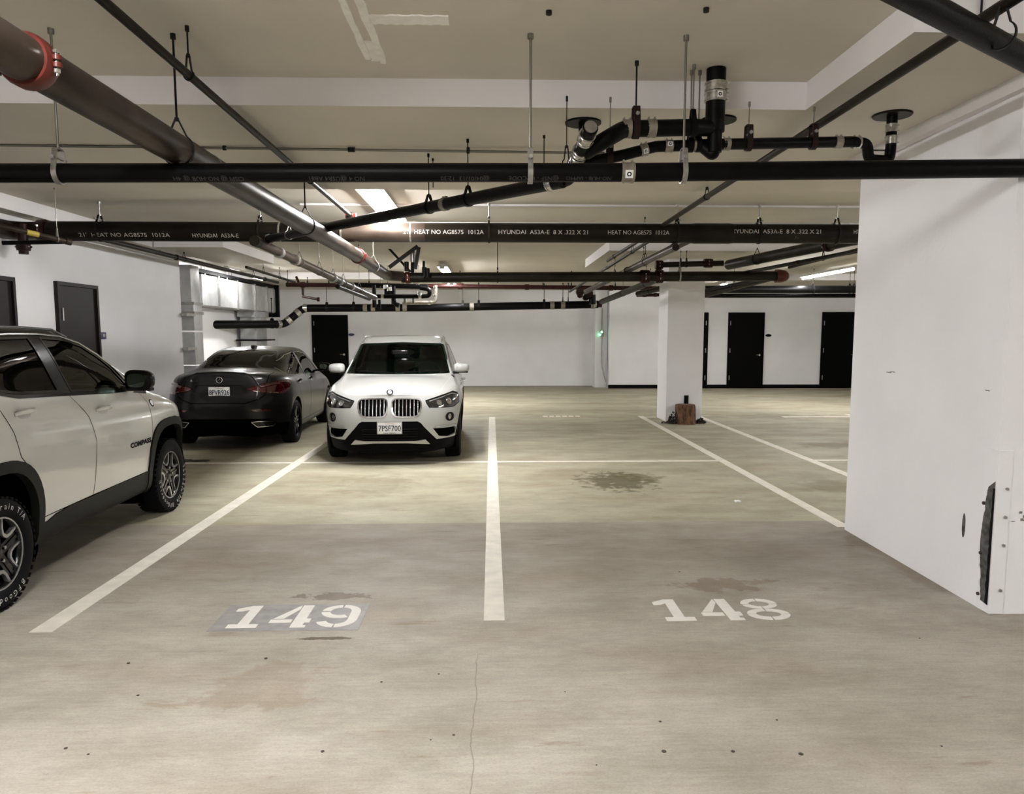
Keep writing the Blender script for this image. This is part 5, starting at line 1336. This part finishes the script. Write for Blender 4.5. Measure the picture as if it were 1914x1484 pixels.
# nameplate and round badge on the right side
for sg, fl_ in ((1, 1),):
    car.drape_text('nameplate', 'COMPASS', .052, 'ink', (.63, .70), 'side', sx=1.62, bold=.0025, parent=car.parts['front_door#r'], slope=0.0)
    c, n = car.side(.925, 1.0, 1)
    bm = bmesh.new(); sleeve(bm, c, n, .034, .004, 20); bd = finish('badge', bm, 'ink', car.root, 30)
    bm = bmesh.new(); sleeve(bm, c+n*.003, n, .024, .002, 16); finish('badge_centre', bm, 'satin', bd, 30)
for sg in (1, -1):
    for x in (.56, .70):
        c, n = car.front(sg*x, .76); bm = bmesh.new(); sleeve(bm, c+n*.002, n, .04, .008, 16); finish('headlight_lens', bm, 'lamp_clear', car.parts['headlight#r' if sg > 0 else 'headlight#l'], 30)
for i in range(7):
    x = -.33+.11*i; c, n = car.front(x, .755); b = rbox('grille_slot', (x-.035, c.y-.01, .715), (x+.035, c.y+.006, .795), 'gap', car.parts['grille'], .008)

# ------------------------------------------------------------------ white car facing the camera
HB = 1.27; hb = .325
bmw = dict(name='suv_car', paint='paint_pearl',
    W=[(-2.2, .78), (-1.7, .84), (-1.2, .868), (-.5, .862), (.6, .862), (1.2, .868), (1.6, .855), (2.1, .82)],
    off=[0, .07, .02, .0, .02, .085], yn=[0, 2.02, 2.06, 2.07, 2.045, 2.00], yt=[0, -2.06, -2.1, -2.13, -2.08, -2.05], Ln=.75, Lt=.4, en=.50,
    z={1: [(-2.2, .30), (-1.5, .20), (1.4, .17), (2.1, .175)], 2: [(-2.2, .46), (0, .40), (2.1, .36)], 3: [(-2.2, .72), (0, .66), (1.3, .64), (2.1, .56)],
       4: [(-2.2, .92), (0, .87), (1, .86), (1.5, .82), (2, .74), (2.1, .72)],
       5: [(-2.2, 1.07), (-1, 1.04), (0, 1.0), (.7, .98), (1.0, .965), (1.5, .915), (1.8, .875), (1.97, .84), (2.1, .82)],
       6: [(-2.1, 1.10), (-1.95, 1.30), (-1.7, 1.42), (-1.2, 1.495), (-.5, 1.527), (-.2, 1.515), (.07, 1.445), (.45, 1.26), (.82, 1.065), (1.0, 1.02), (1.5, .955), (1.8, .905), (1.97, .855)],
       8: [(-2.1, 1.14), (-1.95, 1.34), (-1.7, 1.47), (-1.2, 1.54), (-.5, 1.57), (-.2, 1.555), (.12, 1.47), (.5, 1.285), (.9, 1.095), (1.02, 1.05), (1.25, 1.03), (1.5, .995), (1.8, .94), (1.93, .90), (2.0, .865)]},
    r6=[(-2.1, .75), (-.5, .715), (.07, .755), (.45, .81), (.82, .885), (1.1, .86), (2.0, .80)],
    regions=[
     ('hole', 'S', sell(HB, hb, .365, .385, 2.1), lambda x, y, z: abs(x) > .55), ('hole_b', 'S', sell(-HB, hb, .365, .385, 2.1), lambda x, y, z: abs(x) > .55),
     ('headlight', 'Fm', [(.425, .785), (.60, .835), (.745, .873), (.80, .85), (.822, .80), (.822, .735), (.76, .694), (.62, .697), (.47, .705), (.44, .75)], lambda x, y, z: y > 1.4),
     ('kidney_grille', 'Fm', [(0.03, 0.7), (0.03, 0.765), (0.036, 0.787), (0.05, 0.8), (0.075, 0.808), (0.2, 0.81), (0.315, 0.807), (0.348, 0.798), (0.366, 0.78), (0.372, 0.75), (0.37, 0.7), (0.358, 0.655), (0.338, 0.62), (0.312, 0.603), (0.275, 0.597), (0.15, 0.596), (0.085, 0.6), (0.058, 0.612), (0.04, 0.64), (0.032, 0.67)], lambda x, y, z: y > 1.4),
     ('fog_lamp', 'Fm', sell(.71, .577, .048, .048, 2, 18), lambda x, y, z: y > 1.4),
     ('side_intake', 'Fm', [(.51, .452), (.60, .448), (.775, .444), (.785, .40), (.775, .352), (.69, .331), (.58, .35)], lambda x, y, z: y > 1.4),
     ('skid_plate', 'F', [(-.47, .262), (-.42, .318), (-.30, .305), (.30, .305), (.42, .318), (.47, .262), (.2, .28), (-.2, .28)], lambda x, y, z: y > 1.4),
     ('lower_grille', 'F', [(-.41, .47), (-.37, .52), (-.33, .543), (.33, .543), (.37, .52), (.41, .47), (.55, .316), (.76, .318), (.82, .345), (.86, .39), (.95, .43), (.95, .1), (-.95, .1), (-.95, .43), (-.86, .39), (-.82, .345), (-.76, .318), (-.55, .316)], lambda x, y, z: y > 1.35),
     ('sill_cladding', 'S', [(-2.3, .15), (-2.3, .36), (2.3, .36), (2.3, .15)], lambda x, y, z: abs(x) > .3 and y < 1.5),
     ('arch_cladding', 'S', sell(HB, hb, .40, .42, 2.1), lambda x, y, z: abs(x) > .55), ('arch_cladding_b', 'S', sell(-HB, hb, .40, .42, 2.1), lambda x, y, z: abs(x) > .55),
     ('windscreen', 'F', [(-.695, 1.062), (-.35, 1.055), (.35, 1.055), (.695, 1.062), (.64, 1.26), (.592, 1.43), (.55, 1.445), (0, 1.462), (-.55, 1.445), (-.592, 1.43), (-.64, 1.26)], lambda x, y, z: -.1 < y < 1.02 and z > 1.0),
     ('front_window', 'S', [(.70, 1.04), (.60, 1.115), (.35, 1.255), (.05, 1.385), (-.10, 1.43), (-.27, 1.445), (-.28, 1.04)], lambda x, y, z: abs(x) > .4),
     ('rear_side_window', 'S', [(-.35, 1.04), (-.35, 1.445), (-.7, 1.44), (-1.02, 1.42), (-1.15, 1.07)], lambda x, y, z: abs(x) > .4),
     ('quarter_window', 'S', [(-1.21, 1.08), (-1.08, 1.41), (-1.5, 1.36), (-1.68, 1.15)], lambda x, y, z: abs(x) > .4),
     ('tailgate_glass', 'R', [(-.55, 1.12), (.55, 1.12), (.50, 1.40), (-.50, 1.40)], lambda x, y, z: y < -1.6),
     ('front_door', 'S', [(.86, 1.10), (.84, .9), (.80, .36), (-.30, .36), (-.31, 1.2), (-.31, 1.46), (.0, 1.43), (.4, 1.26)], lambda x, y, z: abs(x) > .5),
     ('rear_door', 'S', [(-.31, .36), (-.31, 1.46), (-1.05, 1.43), (-1.18, 1.05), (-1.1, .85), (-.88, .60), (-.84, .36)], lambda x, y, z: abs(x) > .5),
     ('tail_lamp', 'Rm', [(.45, .88), (.86, .90), (.86, 1.02), (.5, 1.0)], lambda x, y, z: y < -1.7),
     ('bonnet*', 'T', [(-.70, 1.02), (-.66, 1.4), (-.60, 1.8), (-.50, 1.93), (.50, 1.93), (.60, 1.8), (.66, 1.4), (.70, 1.02)], lambda x, y, z: z > .84 and y > .95),
    ],
    parts={'hole': None, 'hole_b': None, 'arch_cladding': ('arch_cladding', 'void', .006, .03), 'arch_cladding_b': ('arch_cladding', 'void', .006, .03), 'sill_cladding': ('sill_cladding', 'void', .003, .02), 'front_window': ('side_window', 'glass', -.004, 0), 'rear_side_window': ('side_window', 'privacy', -.004, 0), 'quarter_window': ('side_window', 'privacy', -.004, 0),
           'windscreen': ('windscreen', 'ws_glass', -.004, 0), 'tailgate_glass': ('rear_window', 'privacy', -.004, 0), 'front_door': ('front_door', 'paint_pearl', 0, .012), 'rear_door': ('rear_door', 'paint_pearl', 0, .012),
           'headlight': ('headlight', 'lamp_glass', -.002, .02), 'kidney_grille': ('grille', 'gap', -.012, .03), 'fog_lamp': ('fog_lamp', 'gloss', -.006, .02), 'side_intake': ('side_intake', 'gap', -.02, .02), 'skid_plate': ('skid_plate', 'satin', .010, .02),
           'lower_grille': ('lower_grille', 'void', -.006, .02), 'tail_lamp': ('tail_lamp', 'lamp_red', .002, 0), 'bonnet': ('bonnet', 'paint_pearl', 0, .012), 'body': ('body', 'paint_pearl', 0, .022)},
    ribbons=[('door_gap', 'gap', ('front_door',), ('body', 'rear_door', 'bonnet'), .006, .001, None, None), ('door_gap', 'gap', ('rear_door',), ('body',), .006, .001, None, None), ('bonnet_gap', 'cup', ('bonnet',), ('body',), .004, .001, None, None),
             ('grille_ring', 'chrome', ('kidney_grille',), ('body',), .016, .008, None, None), ('headlight_rim', 'gloss', ('headlight',), ('body',), .010, .001, None, None), ('fog_ring', 'gloss', ('fog_lamp',), ('body',), .014, .002, None, None),
             ('window_seal', 'gloss', ('front_window', 'rear_side_window', 'quarter_window'), ('body', 'front_door', 'rear_door'), .02, .002, None, None), ('windscreen_seal', 'gloss', ('windscreen',), ('body', 'bonnet'), .022, .001, None, None)],
    open=('hole', 'hole_b', 'front_window', 'rear_side_window', 'quarter_window', 'windscreen', 'tailgate_glass', 'headlight', 'kidney_grille', 'lower_grille', 'fog_lamp'), lining_z=.5, cab=(-1.95, .95))
car = Car('white car with twin slatted grilles facing the camera beyond the thin cross line', bmw, (-1.28, 10.97, 0), PI+.033)
seats(car, -.20, -1.05, .50, dz=-.05); cabin(car, -1.7, .95, .36, .62, 1.04, .76)
wheel_well(car, HB, hb, .40, .78, .45); wheel_well(car, -HB, hb, .40, .78, .45)
for y in (HB, -HB):
    for sg in (1, -1): wheel(car, sg*.735, y, hb-.002, .323, .218, .20, sg, 'bmw')
for sg in (1, -1): door_mirror(car, (sg*.715, .64, 1.075), sg, 'paint_pearl', .215, .13, .10)
for sg in (1, -1):
    par = car.parts['kidney_grille#'+('r' if sg > 0 else 'l')]
    for i in range(7):
        x = .066+i*.0445; zt_ = .80 if i < 6 else .785; zb_ = .606 if i < 6 else .625
        pts = [car.front(sg*x, zt_-.002, .004)[0], car.front(sg*x, (zt_+zb_)/2, .006)[0], car.front(sg*x, zb_+.002, .004)[0]]
        bm = bmesh.new(); tube(bm, pts, .0065, 8); finish('grille_bar', bm, 'chrome', par, 50)
    hl = car.parts['headlight#'+('r' if sg > 0 else 'l')]
    for x, z, r_ in ((.70, .765, .042), (.585, .755, .036)):
        c, n = car.front(sg*x, z); bm = bmesh.new(); sleeve(bm, c, n, r_, .01, 20, prof=[(-.004, r_), (.006, r_), (.006, r_*.82), (-.001, r_*.80), (-.001, .001)]); finish('headlight_lens', bm, 'lamp_clear', hl, 30)
    pts = [car.front(sg*x, z, .003)[0] for x, z in ((.47, .775), (.60, .812), (.73, .848), (.79, .83))]
    bm = bmesh.new(); tube(bm, pts, .006, 6); finish('light_strip', bm, 'satin', hl, 50)
    c, n = car.front(sg*.80, .775); bm = bmesh.new(); sleeve(bm, c-n*.002, n, .022, .008, 14); finish('side_reflector', bm, 'amber', hl, 30)
    c, n = car.front(sg*.71, .577); fg = car.parts['fog_lamp#'+('r' if sg > 0 else 'l')]
    bm = bmesh.new(); sleeve(bm, c, n, .033, .01, 20, prof=[(-.01, .033), (.0, .033), (.002, .02), (-.002, .001)]); finish('fog_lens', bm, 'lamp_clear', fg, 30)
    pts = [car.front(sg*x, z, .006)[0] for x, z in ((.535, .467), (.65, .474), (.775, .470))]
    bm = bmesh.new(); tube(bm, pts, .009, 8); finish('intake_blade', bm, 'satin', car.root, 50)
    pts = [car.top(sg*.555, y, .028 if y not in (-1.5, .06) else 0)[0] for y in (-1.5, -1.3, -.8, -.3, -.12, .06)]
    tube_obj('roof_rail', fillet(pts, .05), .009, 'satin', car.root, 10)
    handle(car, .0-.1, .86, 'front_door#'+('r' if sg > 0 else 'l'), sg); handle(car, -.95, .87, 'rear_door#'+('r' if sg > 0 else 'l'), sg)
    pts = [car.top(sg*a, b, .010)[0] for a, b in ((.03+(.0 if sg > 0 else .02), .98), (.30, .93), (.55, .86))]
    tube_obj('wiper', pts, .007, 'gloss', car.root, 6)
c, n = car.top(0, 1.972)
n = (n+Vector((0, .5, 0))).normalized(); u = Vector((1, 0, 0)); v = n.cross(u)
bm = bmesh.new(); sleeve(bm, c+n*.006, n, .042, .014, 26); bd = finish('badge', bm, 'ink', car.root, 30)
bm = bmesh.new(); tube(bm, [c+n*.013+(u*math.cos(a)+v*math.sin(a))*.040 for a in [2*PI*i/26 for i in range(27)]], .003, 6, cap=False); tube(bm, [c+n*.013+(u*math.cos(a)+v*math.sin(a))*.026 for a in [2*PI*i/26 for i in range(27)]], .002, 6, cap=False); finish('badge_ring', bm, 'chrome', bd, 40)
for q in range(4):
    bm = bmesh.new(); vs = [bm.verts.new(c+n*.0145)]+[bm.verts.new(c+n*.0145+(u*math.cos(a)+v*math.sin(a))*.024) for a in [PI/2*q+PI/2*i/6 for i in range(7)]]; bm.faces.new(vs)
    finish('badge_quarter', bm, 'plate' if q % 2 else 'badge_blue', bd)
c, n = car.front(0, .47); pl_ = plate_obj(car, (0, c.y+.012, .47), 0, '7PSF700', True)
text('frame_lettering', 'SAN DIEGO', .020, 'plate_ink', plane_mat((0, -.0062, -.0645), (1, 0, 0), (0, 0, 1)), pl_, sx=1.4, offset=.0006)
for z in (.33, .36, .39, .42, .45):
    pts = [car.front(x, z, .002)[0] for x in np.linspace(-.33, .33, 9)]; bm = bmesh.new(); tube(bm, pts, .005, 6); finish('grille_slat', bm, 'gloss', car.parts['lower_grille'], 50)
# permit card behind the windscreen
box('permit_card', (-.08, .88, 1.05), (.02, .90, 1.06), 'plate', car.root)

# ------------------------------------------------------------------ dark saloon seen from behind
HM = 1.295; hm = .31
merc = dict(name='saloon_car', paint='paint_grey',
    W=[(-2.3, .76), (-1.8, .82), (-1.3, .852), (-.6, .842), (.6, .842), (1.3, .85), (1.7, .83), (2.1, .78)],
    off=[0, .07, .02, .0, .015, .085], yn=[0, 2.06, 2.1, 2.11, 2.04, 1.96], yt=[0, -2.16, -2.20, -2.22, -2.15, -2.125], Ln=.75, Lt=.62, et=.52,
    z={1: [(-2.3, .23), (-1.6, .19), (1.4, .18), (2.1, .22)], 2: [(-2.3, .44), (0, .37), (2.1, .36)], 3: [(-2.3, .62), (0, .60), (1.3, .58), (2.1, .50)],
       4: [(-2.3, .84), (-1, .84), (0, .80), (1, .77), (1.5, .73), (2.1, .62)],
       5: [(-2.3, .975), (-2.0, .985), (-1.6, .985), (-1.0, .96), (0, .925), (.9, .89), (1.3, .855), (1.8, .775), (2.1, .68)],
       6: [(-2.2, 1.03), (-2.05, 1.035), (-1.8, 1.03), (-1.5, 1.045), (-1.2, 1.13), (-.8, 1.255), (-.4, 1.325), (0, 1.35), (.4, 1.32), (.7, 1.22), (1.0, 1.05), (1.15, .96), (1.5, .895), (1.8, .82), (2.05, .71)],
       8: [(-2.2, 1.055), (-2.08, 1.06), (-1.9, 1.06), (-1.6, 1.07), (-1.42, 1.10), (-1.1, 1.205), (-.75, 1.31), (-.4, 1.372), (0, 1.395), (.4, 1.37), (.7, 1.275), (1.0, 1.10), (1.2, .985), (1.5, .93), (1.8, .85), (2.05, .73)]},
    r6=[(-2.2, .86), (-1.65, .85), (-1.4, .77), (-.8, .705), (0, .715), (.6, .77), (1.1, .87), (2.1, .8)],
    regions=[
     ('hole', 'S', sell(HM, hm, .355, .365, 2.0), lambda x, y, z: abs(x) > .55), ('hole_b', 'S', sell(-HM, hm, .355, .365, 2.0), lambda x, y, z: abs(x) > .55),
     ('tail_lamp', 'Rm', [(.35, .842), (.45, .875), (.52, .895), (.74, .935), (.80, .93), (.815, .90), (.815, .80), (.78, .768), (.70, .765), (.45, .808)], lambda x, y, z: y < -1.55),
     ('reflector', 'Rm', [(.42, .562), (.50, .568), (.63, .562), (.655, .545), (.46, .538)], lambda x, y, z: y < -1.7),
     ('exhaust_trim', 'Rm', [(.41, .392), (.50, .40), (.64, .392), (.685, .36), (.66, .325), (.48, .322)], lambda x, y, z: y < -1.7),
     ('diffuser', 'R', [(-.95, .34), (-.72, .35), (-.62, .43), (-.36, .44), (.36, .44), (.62, .43), (.72, .35), (.95, .34), (.95, .1), (-.95, .1)], lambda x, y, z: y < -1.6),
     ('plate_recess', 'R', [(-.30, .90), (-.34, .87), (-.36, .80), (-.24, .72), (.24, .72), (.36, .80), (.34, .87), (.30, .90)], lambda x, y, z: y < -1.7),
     ('rear_window', 'R', [(-.535, 1.09), (0, 1.105), (.535, 1.09), (.505, 1.18), (.455, 1.29), (.415, 1.32), (0, 1.345), (-.415, 1.32), (-.455, 1.29), (-.505, 1.18)], lambda x, y, z: -1.6 < y < -.3 and z > 1.07),
     ('rear_side_window', 'S', [(-1.36, .995), (-1.40, 1.03), (-1.33, 1.10), (-1.10, 1.18), (-.75, 1.262), (-.31, 1.305), (-.31, .952)], lambda x, y, z: abs(x) > .4),
     ('front_window', 'S', [(-.23, .95), (-.23, 1.308), (.05, 1.30), (.3, 1.265), (.6, 1.14), (.80, 1.015), (.90, .93)], lambda x, y, z: abs(x) > .4),
     ('windscreen', 'F', [(-.62, .99), (0, .99), (.62, .99), (.50, 1.30), (0, 1.34), (-.50, 1.30)], lambda x, y, z: .35 < y < 1.2 and z > .97),
     ('boot_lid*', 'R', [(-.60, .97), (-.60, 1.06), (.60, 1.06), (.60, .97), (.575, .75), (.50, .70), (.36, .655), (-.36, .655), (-.50, .70), (-.575, .75)], lambda x, y, z: y < -1.62),
     ('front_door', 'S', [(.90, .95), (.84, .7), (.80, .28), (-.26, .28), (-.27, 1.32), (.05, 1.315), (.32, 1.28), (.62, 1.15)], lambda x, y, z: abs(x) > .5),
     ('rear_door', 'S', [(-.27, .28), (-.27, 1.32), (-.78, 1.275), (-1.12, 1.19), (-1.2, .95), (-1.1, .75), (-.86, .55), (-.84, .28)], lambda x, y, z: abs(x) > .5),
    ],
    parts={'hole': None, 'hole_b': None, 'tail_lamp': ('tail_lamp', 'lamp_red', .003, .02), 'reflector': ('reflector', 'lamp_red', .002, .01), 'exhaust_trim': ('exhaust_trim', 'gloss', -.006, .02), 'diffuser': ('diffuser', 'gap', -.004, .02), 'plate_recess': ('plate_recess', 'paint_grey', -.022, .022),
           'rear_window': ('rear_window', 'privacy', -.003, 0), 'rear_side_window': ('side_window', 'privacy', -.004, 0), 'front_window': ('side_window', 'privacy', -.004, 0), 'windscreen': ('windscreen', 'glass', -.004, 0), 'boot_lid': ('boot_lid', 'paint_grey', 0, .03),
           'front_door': ('front_door', 'paint_grey', 0, .012), 'rear_door': ('rear_door', 'paint_grey', 0, .012), 'body': ('body', 'paint_grey', 0, .015)},
    ribbons=[('door_gap', 'gap', ('front_door',), ('body', 'rear_door'), .006, .001, None, None), ('door_gap', 'gap', ('rear_door',), ('body',), .006, .001, None, None), ('boot_gap', 'gap', ('boot_lid',), ('body', 'tail_lamp'), .010, .001, None, None),
             ('window_trim', 'chrome', ('rear_side_window', 'front_window'), ('rear_door', 'front_door', 'body'), .012, .003, None, lambda x, y, z: not (-.33 < y < -.21)),
             ('window_seal', 'gloss', ('rear_window', 'windscreen'), ('body',), .02, .001, None, None), ('exhaust_ring', 'chrome', ('exhaust_trim',), ('diffuser', 'body'), .008, .004, None, None), ('lamp_seal', 'gloss', ('tail_lamp',), ('body',), .012, .001, None, None)],
    open=('hole', 'hole_b', 'front_window', 'rear_side_window', 'windscreen', 'rear_window'), lining_z=.45, cab=(-1.6, 1.0))
car = Car('dark grey saloon seen from behind between the two white cars', merc, (-3.745, 12.32, 0), .038)
seats(car, .0, -.85, .38, dz=-.06); cabin(car, -1.4, 1.0, .28, .75, .93, .72)
wheel_well(car, HM, hm, .38, .76, .45); wheel_well(car, -HM, hm, .38, .76, .45)
for y in (HM, -HM):
    for sg in (1, -1): wheel(car, sg*.745, y, hm, .312, .215, .20, sg, 'saloon')
for sg in (1, -1):
    door_mirror(car, (sg*.76, .70, .985), sg, 'paint_black', .20, .13, .10)
    handle(car, -.02, .87, 'front_door#'+('r' if sg > 0 else 'l'), sg); handle(car, -.98, .885, 'rear_door#'+('r' if sg > 0 else 'l'), sg)
    tl = car.parts['tail_lamp#'+('r' if sg > 0 else 'l')]
    pts = [car.rear(sg*x, z, .006)[0] for x, z in ((.44, .812), (.60, .792), (.72, .775))]; bm = bmesh.new(); tube(bm, pts, .005, 6); finish('light_strip', bm, 'chrome', tl, 50)
    pts = [car.rear(sg*x, z, .004)[0] for x, z in ((.52, .86), (.62, .885), (.72, .895))]; bm = bmesh.new(); tube(bm, pts, .016, 8); finish('light_strip', bm, 'lamp_red', tl, 50)
M['cup_dark'] = M['gap']
c, n = car.rear(0, .805, -.022); plate_obj(car, (0, c.y-.010, .805), math.radians(0), '8PVR926', False, 'gloss')
# star badge: ring with three spokes
c, n = car.rear(0, .965, .006); u = Vector((1, 0, 0)); v = n.cross(u)*-1
if v.z < 0: v = -v
bm = bmesh.new(); tube(bm, [c+(u*math.cos(a)+v*math.sin(a))*.040 for a in [2*PI*i/24 for i in range(25)]], .004, 6, cap=False)
for a in (90, 210, 330): tube(bm, [c, c+(u*math.cos(math.radians(a))+v*math.sin(math.radians(a)))*.038], [.008, .0015], 6)
finish('badge', bm, 'chrome', car.root, 40)
car.drape_text('model_script', 'A220', .042, 'chrome', (-.335, .952), 'rear', sx=1.2, ofs=.008)
pts = [car.top(x, -2.07, .006)[0] for x in np.linspace(-.52, .52, 11)]; tube_obj('boot_lip', pts, .010, 'paint_grey', car.root, 8)
p, n = car.top(0, -.35); rbox('roof_aerial', (-.03, -.45, p.z-.01), (.03, -.30, p.z+.035), 'paint_grey', car.root, .012)
